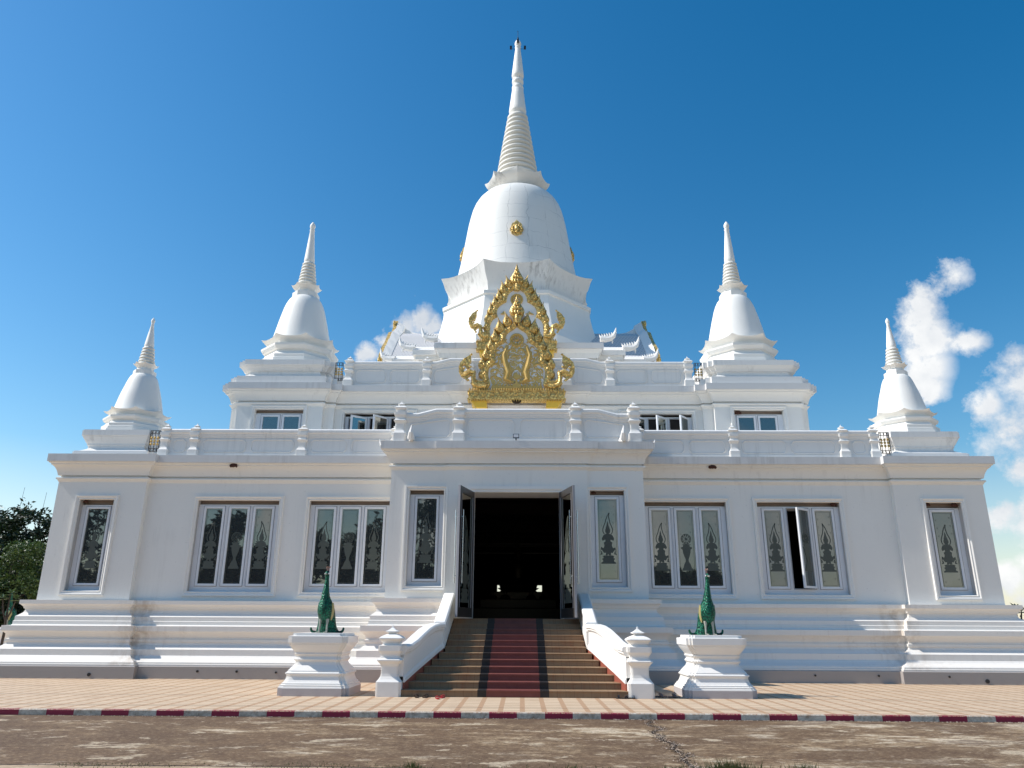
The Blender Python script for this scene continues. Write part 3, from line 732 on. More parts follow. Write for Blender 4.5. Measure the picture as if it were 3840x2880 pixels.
# ------------------------------------------------------------------ third tier
t3 = refl([(-3.75, 47), (-3.75, 34.4)])
mb = MB()
mb.sweep([(0, 10.8), (0, 13.72), (.05, 13.78), (.08, 13.82), (-.04, 13.84), (-.04, 13.9), (.08, 13.92), (.15, 14.15), (.24, 14.26), (.28, 14.32)], t3, True)
obj('third_wall', mb, M_white, T)
mb = MB(); mb.sweep([(.28, 14.325), (.34, 14.33), (.34, 14.62), (-.4, 14.72), (-3.0, 14.73)], t3, True); obj('third_fascia', mb, M_fascia, T)
for sgn in (-1, 1):
    mb = MB()
    def bx(x0, x1, *r):
        a, b = sorted((sgn*x0, sgn*x1)); mb.box(a, b, *r)
    bx(3.8, 4.95, 35.2, 46, 10.8, 14.1); bx(3.8, 5.12, 35.02, 46, 14.1, 14.30); bx(3.8, 5.25, 34.92, 46, 14.30, 14.55)
    bx(4.9, 6.1, 36.2, 45, 10.8, 14.05); bx(4.9, 6.28, 36.05, 45, 14.05, 14.2); bx(4.9, 6.42, 35.95, 45, 14.2, 14.44)
    bx(6.05, 7.0, 37.2, 44, 10.8, 14.3)
    obj('side_porch_wall', mb, M_white, T)
    mb = MB(); mf = MB()
    for x1, y, z in ((5.25, 34.92, 14.552), (6.42, 35.95, 14.442)):
        mf.prism_yz([(y, z), (y+.02, z+.02), (y+.5, z+.34), (y+.9, z+.34), (y+.9, z)], *sorted((sgn*3.9, sgn*x1)))
    obj('side_coping', mf, M_clean, T)
    # tiled gable roof, ridge along X, concave slopes
    sl = [(36.55, 14.75), (37.2, 15.35), (38.0, 16.05), (38.9, 16.85), (39.8, 17.35)]
    for ys in (1, -1):
        mb = MB(); pts = [(CY+ys*(y-CY), z) for y, z in sl]
        for (y0, z0), (y1, z1) in zip(pts, pts[1:]):
            xa, xb = sgn*3.5, sgn*6.75
            mb.quad((xa, y0, z0), (xb, y0, z0), (xb, y1, z1), (xa, y1, z1))
        obj('tiled_slope', mb, M_tile, T, smooth=True)
    # ridge cap that sweeps up towards the gable
    mb = MB(); prev = None
    prof = [(3.4, 17.58, 17.2), (4.6, 17.58, 17.2), (5.6, 17.6, 17.1), (6.2, 17.72, 16.9), (6.6, 17.95, 16.4), (6.9, 18.2, 15.9), (7.02, 18.35, 15.6)]
    for x, zt, zb in prof:
        ring = [(sgn*x, CY-.06, zt), (sgn*x, CY+.06, zt), (sgn*x, CY+.5, 17.0 if x < 6 else 17.0+(x-6)*.25), (sgn*x, CY-.5, 17.0 if x < 6 else 17.0+(x-6)*.25)]
        if prev: mb.add(prev+ring, [(0, 1, 5, 4), (1, 2, 6, 5), (2, 3, 7, 6), (3, 0, 4, 7)])
        prev = ring
    obj('roof_ridge', mb, M_clean, T)
    mb = MB()
    for ys in (1, -1):     # white verge following the slope beside the gable
        for (y0, z0), (y1, z1) in zip(sl, sl[1:]+[(40.6, 18.1)]):
            xa, xb = sgn*6.62, sgn*7.05
            A_, B_ = CY+ys*(y0-CY), CY+ys*(y1-CY)
            mb.add([(xa, A_, z0+.04), (xb, A_, z0+.22), (xb, B_, z1+.3), (xa, B_, z1+.04), (xa, A_, z0-.2), (xb, A_, z0-.2), (xb, B_, z1-.2), (xa, B_, z1-.2)], [(0, 1, 2, 3), (4, 5, 6, 7), (0, 1, 5, 4), (1, 2, 6, 5), (3, 2, 6, 7), (0, 3, 7, 4)])
    obj('verge', mb, M_clean, T)
    mb = MB(); g = MB()
    pl = [(CY-3.9, 14.5)]+[(y, z+.12+.10*(i % 2)) for i, (y, z) in enumerate(sl)]+[(40.3, 18.0), (CY, 18.45)]
    poly = pl+[(2*CY-y, z) for y, z in reversed(pl[:-1])]
    xa, xb = sorted((sgn*7.06, sgn*7.26)); g.prism_yz(poly, xa, xb)
    for i, (y, z) in enumerate(pl[1:]):
        for ys in (1, -1): g.sphere((sgn*7.24, CY+ys*(y-CY+.15), z-.25), .17, sc=(.5, 1, 1.3))
    obj('gilded_gable', g, M_gold, T)

def finial(name, x, y, z, s, sgn, mat=M_clean, facing='x'):
    """white naga-shaped acroterion: jagged horn curling upward"""
    mb = MB()
    pts = [(0, 0, 0), (.25, 0, -.02), (.5, 0, .02), (.68, 0, .15), (.78, 0, .38), (.83, 0, .62)]
    rad = [.17, .17, .15, .12, .07, .012]
    f = (lambda p: (x+sgn*p[0]*s, y+p[1]*s, z+p[2]*s)) if facing == 'x' else (lambda p: (x+p[1]*s, y-p[0]*s, z+p[2]*s))
    mb.tube([f(p) for p in pts], [r*s for r in rad], 8)
    for k in range(6):
        t = k/5; a = (0.02+t*.62, 0, .10+.12*t)
        mb.tube([f(a), f((a[0]-.07, 0, a[2]+.15))], [.06*s, .008*s], 5)
    mb.tube([f((.52, 0, 0)), f((.62, 0, -.12)), f((.60, 0, -.26))], [.08*s, .05*s, .015*s], 6)
    return obj(name, mb, mat, T)
for sgn in (-1, 1):
    finial('naga_finial', sgn*3.95, 34.2, 14.86, .95, sgn); finial('naga_finial', sgn*5.15, 35.1, 14.72, 1.0, sgn); finial('naga_finial', sgn*6.3, 36.1, 14.5, .95, sgn)
    finial('cornice_finial', sgn*4.15, 24.15, 7.16, .45, sgn)
    mb = MB(); x = sgn*3.47
    mb.tube([(x, 24.25, 7.42), (x, 24.0, 7.44), (x, 23.93, 7.60), (x+.02, 23.92, 7.85)], [.13, .12, .08, .012], 8)
    for k in range(3): mb.tube([(x, 24.12-.05*k, 7.50+.05*k), (x, 24.16-.05*k, 7.64+.06*k)], [.05, .008], 5)
    obj('cornice_finial', mb, M_clean, T)

# ------------------------------------------------------------------ stupas
def redent(h, n=.09, k=2):
    d = n*h if n < 1 else n; q = []
    # quarter: from (h, small) to (small, h) stepping in
    st = [(h, h-d*k*1.0)]
    for i in range(k): st += [(h-d*(i+0)*1.0-(d if i >= 0 else 0), st[-1][1]), (h-d*(i+1), st[-1][1]+d)]
    c = []
    for i in range(k): pass
    pts = [(h, -(h-d*k))]
    pts += [(h, h-d*k)]
    for i in range(k): pts += [(h-d*(i+1), h-d*(k-i)), (h-d*(i+1), h-d*(k-i-1))]
    # last point is (h-d*k, h): rotate quarters
    quarter = pts[1:]
    out = []
    for r in range(4):
        c_, s_ = (1, 0) if r == 0 else (0, 1) if r == 1 else (-1, 0) if r == 2 else (0, -1)
        out += [(x*c_-y*s_, x*s_+y*c_) for x, y in quarter]
    return out
OCT = pi/8
def ap(a): return a/math.cos(pi/8)
def ringstack(r0, z0, r1, z1, n, bulge=.10):
    out = []
    for i in range(n):
        t0 = i/n; t1 = (i+1)/n
        ra = r0+(r1-r0)*t0; za = z0+(z1-z0)*t0; h = (z1-z0)/n
        out += [(ra*(1-bulge), za), (ra*.985, za+h*.18), (ra*1.0, za+h*.4), (ra*.99, za+h*.6), (ra*(1-bulge), za+h*.82)]
    out += [(r1*(1-bulge), z1)]
    return out
def corner_stupa(cx, cy, big):
    root = bpy.data.objects.new('corner_stupa', None); COL.objects.link(root); root.parent = T
    zb = 10.82 if big else 7.07
    root.location = Vector((cx, cy, zb))-wloc(T); root.empty_display_size = .3
    mb = MB()
    if big: pr = [(2.18, 10.8), (2.18, 11.17), (2.0, 11.2), (1.85, 11.3), (1.74, 11.38), (1.74, 11.5), (1.8, 11.52), (1.84, 11.6), (1.93, 11.7), (1.93, 11.72), (1.97, 11.73), (1.97, 11.95), (1.6, 11.97)]
    else: pr = [(1.40, 7.05), (1.40, 7.28), (1.28, 7.31), (1.15, 7.38), (1.07, 7.44), (1.07, 7.53), (1.10, 7.55), (1.10, 7.60), (1.14, 7.66), (1.20, 7.78), (1.23, 7.83), (1.23, 7.86), (1.26, 7.87), (1.26, 8.07), (1.0, 8.09)]
    mb.stack(lambda h: redent(h, .085, 2 if big else 1), pr, cx, cy)
    obj('pedestal', mb, M_rail, root)
    mb = MB(); A = lambda l: [(ap(p[0]),)+tuple(p[1:]) for p in l]
    if big: pr = [(1.60, 11.95), (1.60, 12.08), (1.55, 12.1), (1.55, 12.22), (1.5, 12.25), (1.52, 12.38), (1.38, 12.5), (1.34, 12.62), (1.44, 12.66), (1.52, 12.78), (1.53, 12.86), (1.3, 12.9), (1.27, 12.94), (1.24, 12.98), (1.27, 13.05), (1.33, 13.12), (1.41, 13.17, .03), (1.48, 13.2, .10), (1.42, 13.205, .08), (1.12, 13.1)]
    else: pr = [(1.12, 8.08), (1.12, 8.18), (1.08, 8.19), (1.08, 8.26), (1.04, 8.28), (1.05, 8.38), (.95, 8.45), (.93, 8.52), (1.0, 8.56), (1.04, 8.63), (1.04, 8.68), (.86, 8.71), (.84, 8.74), (.83, 8.76), (.86, 8.81), (.91, 8.86), (.96, 8.89, .02), (1.01, 8.91, .07), (.97, 8.915, .06), (.78, 8.85)]
    mb.lathe(A(pr), cx, cy, 8, OCT, sub=6); obj('octagonal_base', mb, M_stupa, root, smooth=25)
    mb = MB()
    if big: pr = [(1.26, 13.0), (1.27, 13.25), (1.22, 13.5), (1.165, 13.75), (1.09, 14.1), (1.02, 14.4), (.95, 14.68), (.88, 14.95), (.80, 15.18), (.71, 15.36), (.62, 15.47), (.5, 15.55)]
    else: pr = [(.86, 8.8), (.86, 8.95), (.83, 9.08), (.78, 9.3), (.735, 9.5), (.69, 9.68), (.65, 9.82), (.60, 9.98), (.56, 10.12), (.51, 10.27), (.46, 10.38), (.39, 10.46), (.3, 10.5)]
    mb.lathe(pr, cx, cy, 40); obj('bell', mb, M_stupa, root, smooth=60)
    mb = MB()
    if big: pr = [(.55, 15.45), (.55, 15.72), (.42, 15.75), (.40, 15.84), (.42, 15.87), (.43, 15.9), (.48, 15.96), (.54, 16.0, .02), (.60, 16.03, .06), (.56, 16.035, .05), (.4, 16.0)]
    else: pr = [(.37, 10.45), (.37, 10.62), (.29, 10.64), (.27, 10.70), (.27, 10.74), (.30, 10.79), (.34, 10.83, .01), (.40, 10.86, .05), (.37, 10.865, .04), (.25, 10.84)]
    mb.lathe(A(pr), cx, cy, 8, OCT, sub=6); obj('flared_collar', mb, M_stupa, root, smooth=25)
    mb = MB(); mb.lathe(ringstack(.43, 16.02, .27, 17.3, 8, .13) if big else ringstack(.305, 10.85, .20, 11.6, 6, .13), cx, cy, 28); obj('spire_rings', mb, M_ring, root, smooth=60)
    mb = MB()
    if big: pr = [(.20, 17.3), (.235, 17.38), (.235, 17.46), (.21, 17.7), (.15, 18.4), (.10, 18.95), (.115, 18.98), (.115, 19.02), (.08, 19.04), (.10, 19.08), (.125, 19.17), (.12, 19.25), (.07, 19.35), (.012, 19.43)]
    else: pr = [(.15, 11.58), (.17, 11.64), (.17, 11.70), (.15, 11.85), (.10, 12.2), (.05, 12.53), (.06, 12.55), (.045, 12.58), (.06, 12.62), (.073, 12.68), (.065, 12.73), (.035, 12.79), (.008, 12.83)]
    mb.lathe(pr, cx, cy, 24); obj('spire', mb, M_stupa, root, smooth=50)
    return root
for x in (-14.05, 14.05): corner_stupa(x, 26.75, False)
for x in (-9.57, 9.57): corner_stupa(x, 31.0, True)

MX = -.15
ms = bpy.data.objects.new('main_stupa', None); COL.objects.link(ms); ms.parent = T; ms.location = Vector((MX, CY, 14.6))-wloc(T)
A = lambda l: [(ap(p[0]),)+tuple(p[1:]) for p in l]
mb = MB(); mb.lathe(A([(5.3, 14.7), (5.1, 15.2), (4.95, 15.22), (4.95, 15.7), (4.8, 15.72), (4.62, 16.2), (4.5, 16.25), (4.36, 16.75), (4.2, 17.3), (4.09, 17.9), (4.06, 18.3), (4.14, 18.34), (4.15, 18.52), (3.74, 18.62)]), MX, CY, 8, OCT)
obj('octagonal_body', mb, M_stupa, ms, smooth=20)
mb = MB(); mb.lathe(A([(3.72, 18.58), (3.66, 18.7), (3.68, 18.85), (3.74, 19.2), (3.84, 19.6, .02), (3.96, 19.95, .06), (4.08, 20.15, .14), (3.95, 20.17, .12), (3.4, 20.0)]), MX, CY, 8, OCT, sub=8)
obj('lower_flare', mb, M_flare, ms, smooth=22)
mb = MB(); mb.lathe([(3.62, 19.9), (3.60, 20.4), (3.54, 20.8), (3.44, 21.34), (3.35, 21.8), (3.27, 22.3), (3.18, 22.85), (3.10, 23.35), (3.04, 23.75), (2.98, 24.15), (2.92, 24.5), (2.84, 24.88), (2.74, 25.3), (2.60, 25.68), (2.42, 26.0), (2.18, 26.28), (1.88, 26.48), (1.55, 26.59), (1.2, 26.63)], MX, CY, 72)
obj('bell', mb, M_bell, ms, smooth=60)
mb = MB(); q = 1.0
mb.lathe([(1.52, 26.5), (1.50, 26.66), (1.36, 26.68), (1.34, 26.76), (1.24, 26.78), (1.26, 26.83), (1.42, 26.92), (1.60, 27.05), (1.76, 27.20, .03), (1.87, 27.34, .08), (1.92, 27.44, .15), (1.84, 27.45, .13), (1.2, 27.4)], MX, CY, 8, -pi/2, sub=8)
obj('upper_flare', mb, M_flare, ms, smooth=16)
mb = MB(); mb.lathe(ringstack(1.38, 27.4, .60, 32.55, 14, .13), MX, CY, 40); obj('spire_rings', mb, M_ring, ms, smooth=60)
mb = MB(); mb.lathe([(.46, 32.5), (.46, 32.65), (.54, 32.75), (.555, 32.9), (.53, 33.1), (.45, 33.8), (.37, 34.5), (.35, 34.55), (.37, 34.62), (.375, 34.72), (.34, 34.84), (.29, 34.9), (.29, 34.96), (.36, 35.05), (.375, 35.16), (.36, 35.27), (.28, 35.34), (.29, 35.42), (.37, 35.52), (.395, 35.65), (.37, 35.9), (.28, 36.8), (.175, 37.75), (.16, 37.8), (.195, 37.86), (.195, 37.92), (.15, 37.97), (.18, 38.05), (.215, 38.18), (.20, 38.3), (.13, 38.45), (.05, 38.55), (.01, 38.6)], MX, CY, 32)
obj('spire', mb, M_stupa, ms, smooth=50)
mb = MB(); mb.tube([(MX, CY, 38.55), (MX, CY, 39.25)], .014, 6); mb.tube([(MX, CY, 38.55), (MX, CY, 38.72)], .05, 6); mb.tube([(MX-.06, CY, 39.25), (MX+.02, CY, 39.27)], .012, 5); obj('lightning_rod', mb, M_black, ms)
for dx, dy, z in ((-.46, 0, 37.92), (.46, 0, 37.92), (0, -.28, 38.2)):
    mb = MB(); mb.box(MX+dx-.07, MX+dx+.07, CY+dy-.05, CY+dy+.05, z-.12, z+.12); mb.tube([(MX+dx*.3, CY+dy*.3, z-.1), (MX+dx, CY+dy, z-.12)], .012, 5)
    obj('floodlight', mb, M_black, ms, bevel=.01)
def medallion(ang):
    mb = MB(); pts = []
    for i in range(28):
        a = 2*pi*i/28; r = .40*(1+.06*math.cos(8*a)); x = r*math.sin(a)*.9; z = r*math.cos(a)
        if z > 0: z *= 1+.45*(z/.4)**2
        pts.append((x, z*1.0))
    mb.prism_xz(pts, -.10, .0)
    for i in range(12):
        a = 2*pi*i/12; mb.sphere((.25*math.sin(a), -.10, .25*math.cos(a)), .075, 8, 5)
    mb.sphere((0, -.12, .05), .14, 10, 6, (1, .8, 1.6)); mb.sphere((0, -.12, -.22), .09, 8, 5)
    c, s = math.cos(ang), math.sin(ang); tl = .14
    out = []
    for x, y, z in mb.v:
        y2 = y*math.cos(tl)+z*math.sin(tl)-3.20; z2 = z*math.cos(tl)-y*math.sin(tl)+22.6
        out.append((MX+x*c-y2*s, CY+x*s+y2*c, z2))
    mb.v = out; obj('gilded_medallion', mb, M_gold, ms)
for a in (0, pi/2, -pi/2): medallion(a)

# ------------------------------------------------------------------ balustrades
POST = [(.30, 0), (.30, .32), (.25, .38), (.215, .44), (.205, .50), (.205, .66), (.225, .71), (.275, .765), (.295, .79), (.295, .81), (.24, .85), (.225, .90), (.235, .94), (.27, .99), (.285, 1.01), (.285, 1.13), (.22, 1.14), (.20, 1.16), (.20, 1.19), (.27, 1.26), (.285, 1.28), (.285, 1.30), (.23, 1.34), (.13, 1.385), (.085, 1.395), (.085, 1.41), (.15, 1.44), (.15, 1.455), (.09, 1.48), (.03, 1.53), (.006, 1.60)]
def postmesh(cx, cy, z0, sx, sz):
    mb = MB(); mb.stack(lambda h: redent(h*sx, .085, 2), [(r, z0+z*sz) for r, z in POST], cx, cy); return mb
def octframe(mb, x0, x1, z0, z1, y, c=.09, slopez=0):
    if x1-x0 < .3: return
    p = [(x0+c, z0), (x1-c, z0), (x1, z0+c), (x1, z1-c), (x1-c, z1), (x0+c, z1+slopez), (x0, z1-c+slopez), (x0, z0+c)]
    P = p+[p[0]]
    for a, b in zip(P, P[1:]): mb.tube([(a[0], y, a[1]), (b[0], y, b[1])], .020, 6, flat=.9)
def balustrade(posts, y, z0, ztop, pz, tops=None, side=1):
    """posts: x positions; straight panels between; tops: optional polyline (x, z) of the rail"""
    root = bpy.data.objects.new('balustrade', None); COL.objects.link(root); root.parent = T
    root.location = Vector(((posts[0]+posts[-1])/2, y, z0))-wloc(T); root.empty_display_size = .3
    tops = tops or [(posts[0], ztop), (posts[-1], ztop)]
    def tz(x):
        for (a, za), (b, zb) in zip(tops, tops[1:]):
            if a-1e-6 <= x <= b+1e-6: return za+(zb-za)*(x-a)/max(1e-6, b-a)
        return ztop
    mb = MB(); rl = MB(); fr = MB()
    for (a, za), (b, zb) in zip(tops, tops[1:]):
        mb.add([(a, y-.07, z0), (b, y-.07, z0), (b, y-.07, zb-.1), (a, y-.07, za-.1), (a, y+.07, z0), (b, y+.07, z0), (b, y+.07, zb-.1), (a, y+.07, za-.1)], [(0, 1, 2, 3), (4, 5, 6, 7)])
        prof = [(-.075, -.30), (-.09, -.27), (-.09, -.235), (-.105, -.22), (-.11, -.17), (-.135, -.14), (-.15, -.12), (-.15, -.035), (-.10, .012), (.10, .012), (.15, -.035), (.15, -.12), (.11, -.18), (.07, -.30)]
        n = len(prof); rl.add([(a, y+d, za+h) for d, h in prof]+[(b, y+d, zb+h) for d, h in prof], [(i, i+1, i+1+n, i+n) for i in range(n-1)]+[tuple(range(n)), tuple(range(2*n-1, n-1, -1))])
    rl.box(posts[0], posts[-1], y-.10, y-.06, z0, z0+.13)
    for a, b in zip(posts, posts[1:]):
        a2, b2 = a+.30, b-.30; n = max(1, round((b2-a2)/1.5))
        for i in range(n):
            xa = a2+(b2-a2)*i/n+(.10 if i else 0); xb = a2+(b2-a2)*(i+1)/n-(.10 if i < n-1 else 0)
            za, zb = tz(xa), tz(xb)
            fr = MB(); octframe(fr, xa, xb, z0+.19, zb-.36, y-.078, slopez=za-zb)
            if fr.v: obj('panel_moulding', fr, M_rail, root)
    obj('panel', mb, M_rail, root); obj('rail', rl, M_rail, root)
    for x in posts: obj('post', postmesh(x, y-.02, z0, .80*pz, pz), M_clean, root, at=(x, y, z0))
    return root
ZB = 7.06
balustrade([-12.2, -11.17, -7.42, -4.2], 25.42, ZB, 8.04, .76); balustrade([4.2, 7.42, 11.17, 12.2], 25.42, ZB, 8.04, .76)
balustrade([-3.89, -1.94, 1.94, 3.89], 24.38, 7.36, 8.5, .90, tops=[(-3.89, 8.34), (-3.3, 8.34), (-2.7, 8.5), (2.7, 8.5), (3.3, 8.34), (3.89, 8.34)])
for x in (-3.89, 3.89):
    b_ = MB(); b_.box(x-.08, x+.08, 24.45, 25.4, 7.36, 8.3); obj('side_rail', b_, M_rail, T)
balustrade([-6.92, -3.73, -1.97, 1.97, 3.73, 6.92], 29.22, 10.8, 11.88, .85, tops=[(-6.92, 11.88), (-3.36, 11.88), (-2.78, 12.03), (2.78, 12.03), (3.36, 11.88), (6.92, 11.88)])
# little wrought iron gates beside the stupa pedestals
def gate(x0, x1, y, z0, z1):
    root = bpy.data.objects.new('iron_gate', None); COL.objects.link(root); root.parent = T
    root.location = Vector(((x0+x1)/2, y, z0))-wloc(T)
    mb = MB(); g = MB(); h = z1-z0
    for z in (z0, z0+.14*h, z1-.15*h, z1): mb.box(x0, x1, y-.01, y+.01, z-.01, z+.01)
    for x in (x0, x1): mb.box(x-.01, x+.01, y-.012, y+.012, z0, z1)
    for i in range(3):
        x = x0+(x1-x0)*(i+.5)/3
        mb.box(x-.007, x+.007, y-.008, y+.008, z0, z1)
        for zz in (z0+.07*h, z1-.07*h): mb.sphere((x, y, zz), .028, 8, 5, (1, .6, 1.3))
        for zz in (z0+.35*h, z0+.5*h, z0+.65*h): g.sphere((x, y-.01, zz), .045, 8, 5, (1, .5, 1.1))
    obj('bars', mb, M_iron, root); obj('gilded_ornament', g, M_brass, root)
gate(-12.80, -12.46, 25.45, 7.28, 8.02); gate(12.46, 12.80, 25.45, 7.28, 8.02)
gate(-7.52, -7.20, 29.25, 11.1, 11.88); gate(7.20, 7.52, 29.25, 11.1, 11.88)

# ------------------------------------------------------------------ gilded pediments
def smooth_poly(pts, k=3, closed=False):
    n = len(pts); out = []
    for i in range(n-1 if not closed else n):
        p0, p1, p2, p3 = pts[(i-1) % n if closed else max(0, i-1)], pts[i], pts[(i+1) % n], pts[(i+2) % n if closed else min(n-1, i+2)]
        for j in range(k):
            t = j/k; t2, t3 = t*t, t*t*t
            out.append(tuple(.5*((2*p1[a])+(-p0[a]+p2[a])*t+(2*p0[a]-5*p1[a]+4*p2[a]-p3[a])*t2+(-p0[a]+3*p1[a]-3*p2[a]+p3[a])*t3) for a in (0, 1)))
    if not closed: out.append(pts[-1])
    return out
def leaf(mb, x, z, s, y, lean, sgn):
    """bulging flame leaf with a curled core"""
    base = [(-.40, 0), (-.50, .26), (-.44, .56), (-.26, .86), (-.08, 1.2), (.10, 1.62), (.10, 1.2), (.26, .84), (.44, .50), (.42, .16), (.18, -.12), (-.2, -.12)]
    pts = smooth_poly(base, 2, True); c, s_ = math.cos(lean), math.sin(lean)
    f = lambda px, pz: (x+sgn*(px*c+pz*s_)*s, z+(-px*s_+pz*c)*s)
    outer = [f(*p) for p in pts]; inner = [f(p[0]*.55, .38+(p[1]-.38)*.6) for p in pts]; n = len(pts)
    vs = [(a, y, b) for a, b in outer]+[(a, y-.075*s/.3, b) for a, b in inner]+[(a, y+.1, b) for a, b in outer]
    fs = [(i, (i+1) % n, (i+1) % n+n, i+n) for i in range(n)]+[tuple(range(n, 2*n))]+[(i, (i+1) % n, (i+1) % n+2*n, i+2*n) for i in range(n)]+[tuple(range(2*n, 3*n))]
    mb.add(vs, fs)
    cur_ = [f(.22*math.cos(t_)*(1-t_/9), .36+.24*math.sin(t_)*(1-t_/9)) for t_ in [i_*.7 for i_ in range(10)]]
    mb.tube([(a_, y-.085*s/.3, b_) for a_, b_ in cur_], [.05*s+.004*i_*s for i_ in range(10)], 5)
    cx_, cz_ = f(0, .35)
    cx_, cz_ = f(.05, .8); mb.sphere((cx_, y-.06*s/.3, cz_), .08*s, 6, 5)
def offset_poly(pts, d):
    out = []
    for i, p in enumerate(pts):
        a = Vector(pts[max(0, i-1)]); b = Vector(pts[min(len(pts)-1, i+1)]); t = (b-a).normalized(); n = Vector((t.y, -t.x)); out.append((p[0]-n.x*d, p[1]-n.y*d))
    return out
def swirl(mb, cx, cz, r, a0, a1, w, y):
    """tapering curl"""
    n = 9; pts = []; 
    for i in range(n):
        t = i/(n-1); a = a0+(a1-a0)*t; rr = r*(1-.55*t); pts.append((cx+rr*math.cos(a), y-.012, cz+rr*math.sin(a)))
    mb.tube(pts, [w*(.35+1.1*math.sin(pi*min(1, .15+.85*i/(n-1)))) for i in range(n)], 5, flat=.6)
def pediment(y, dx, field, leaves, tipz, tipr, tipbase, naga, bx, bz0, bz1, wheelp, front, zend):
    root = bpy.data.objects.new('pediment', None); COL.objects.link(root); root.parent = T
    root.location = Vector((dx, y, bz0))-wloc(T); root['label'] = 'front gilded pediment with dragons' if front else 'taller gilded pediment behind the front one'
    D = .35
    half = smooth_poly(field, 3)
    fz = MB(); L = [(dx-x, z) for x, z in half]; Rr = [(dx+x, z) for x, z in half]
    off = offset_poly([(x, z) for x, z in half], .25 if front else .28)   # outwards
    wide = off
    # white field board
    poly = L[::-1]+Rr[1:]
    fz.prism_xz(poly, y-.02, y+.10)
    obj('field', fz, M_clean, root)
    if front:
        ins = [(x*.93, 10.3+(z-10.3)*.86) for x, z in half if z < 12.7]; ins = [(0, ins[0][1]+.05)]+ins
        fi = MB(); fi.prism_xz([(dx-x, z) for x, z in ins][::-1]+[(dx+x, z) for x, z in ins[1:]], y-.05, y-.021)
        obj('relief_ground', fi, M_fili, root)
    bd = MB(); bk = MB()
    for sg in (-1, 1):
        for i in range(len(half)-1):
            a, b, c, d = half[i], half[i+1], off[i+1], off[i]
            qd = [(dx+sg*max(0, p[0]), p[1]) for p in (a, b, c, d)]
            m1 = [((qd[0][0]+qd[3][0])/2, (qd[0][1]+qd[3][1])/2), ((qd[1][0]+qd[2][0])/2, (qd[1][1]+qd[2][1])/2)]
            bd.add([(qd[0][0], y-.06, qd[0][1]), (qd[1][0], y-.06, qd[1][1]), (m1[1][0], y-.11, m1[1][1]), (m1[0][0], y-.11, m1[0][1]), (qd[3][0], y-.06, qd[3][1]), (qd[2][0], y-.06, qd[2][1])], [(0, 1, 2, 3), (3, 2, 5, 4)])
            bd.add([(qd[0][0], y-.06, qd[0][1]), (qd[1][0], y-.06, qd[1][1]), (qd[1][0], y+.1, qd[1][1]), (qd[0][0], y+.1, qd[0][1])], [(0, 1, 2, 3)])
            if i % 2 == 0:
                bd.sphere((m1[0][0], y-.115, m1[0][1]), .05, 7, 5)
            qe = [(dx+sg*max(0, p[0]), p[1]) for p in (off[i], off[i+1], wide[i+1], wide[i])]
        pass
    obj('gilded_border', bd, M_gold, root)
    # backing board (white edge seen between the leaves)
    bkp = [(0, tipz-.25)]+[(l[0]+.10*1.0, l[1]+.18) for l in leaves]+[(bx-.12, bz1+.05)]
    bk.prism_xz([(dx-x, z) for x, z in bkp][::-1]+[(dx+x, z) for x, z in bkp[1:]], y+.10, y+D)
    obj('backing_board', bk, M_clean, root)
    for sg in (-1, 1):
        for k, (x, z, s, ln) in enumerate(leaves):
            mb = MB(); leaf(mb, dx+sg*x, z-.05, s*1.3, y-.02, ln, sg); obj('flame_leaf', mb, M_gold, root, smooth=50)
    # crowning bud
    mb = MB(); h = tipz-tipbase
    pr = [(.0, 0), (.55, .02), (.72, .08), (.9, .16), (1.0, .26), (.95, .38), (.72, .50), (.48, .62), (.28, .74), (.15, .86), (.05, 1.0)]
    vs = []; n = 14
    for r, t in pr:
        for j in range(n):
            a = 2*pi*j/n; vs.append((dx+max(.01, r)*tipr*math.cos(a), y-.02+max(.01, r)*tipr*.55*math.sin(a), tipbase+t*h))
    mb.add(vs, [(i*n+j, i*n+(j+1) % n, (i+1)*n+(j+1) % n, (i+1)*n+j) for i in range(len(pr)-1) for j in range(n)])
    for zz, rr, c in ((.2, .75, 4), (.38, .62, 4), (.55, .32, 3), (.70, .12, 2)):
        for j in range(c):
            u = (j+.5)/c*2-1; mb.sphere((dx+u*tipr*rr, y-.05-tipr*.5*math.sqrt(max(0, 1-u*u)), tipbase+zz*h), tipr*.24*(1.1-zz*.6), 8, 6, (1, 1, 1.4))
    obj('crown_bud', mb, M_gold, root, smooth=50)
    mb = MB(); mb.prism_xz([(dx-.13, tipbase-.25), (dx+.13, tipbase-.25), (dx+.2, tipbase+.05), (dx-.2, tipbase+.05)], y-.2, y); mb.sphere((dx, y-.2, tipbase-.05), .1, sc=(.8, .8, 2)); obj('apex_boss', mb, M_gold, root)
    # nagas at the feet
    for sg in (-1, 1):
        mb = MB(); P = [(dx+sg*(-x-(-dx if False else 0)), z) for x, z in naga]
        mb.prism_xz([(dx+sg*abs(x-NX), z) for x, z in naga], y-.14, y+.06)
        neck = NECKF if front else NECKB
        mb.tube([(dx+sg*abs(x-NX), y-.12, z) for x, z in neck], [.10, .115, .10, .085, .08, .09, .10, .085, .06][:len(neck)], 9)
        for k in range(len(naga)//2):
            x, z = naga[(k*2) % len(naga)]
            mb.sphere((dx+sg*(abs(x-NX)*.97+.03), y-.14, z*.985+.015*(sum(q[1] for q in naga)/len(naga))), .05, 6, 5)
        obj('naga', mb, M_gold, root, smooth=40)
    # base band with leaf cresting
    mb = MB(); mb.box(dx-bx, dx+bx, y-.22, y+.30, bz0, bz1); mb.box(dx-bx-.04, dx+bx+.04, y-.26, y+.30, bz1-.05, bz1-.01); mb.box(dx-bx-.04, dx+bx+.04, y-.26, y+.30, bz0+.001, bz0+.05)
    n = int(2*bx/.30)
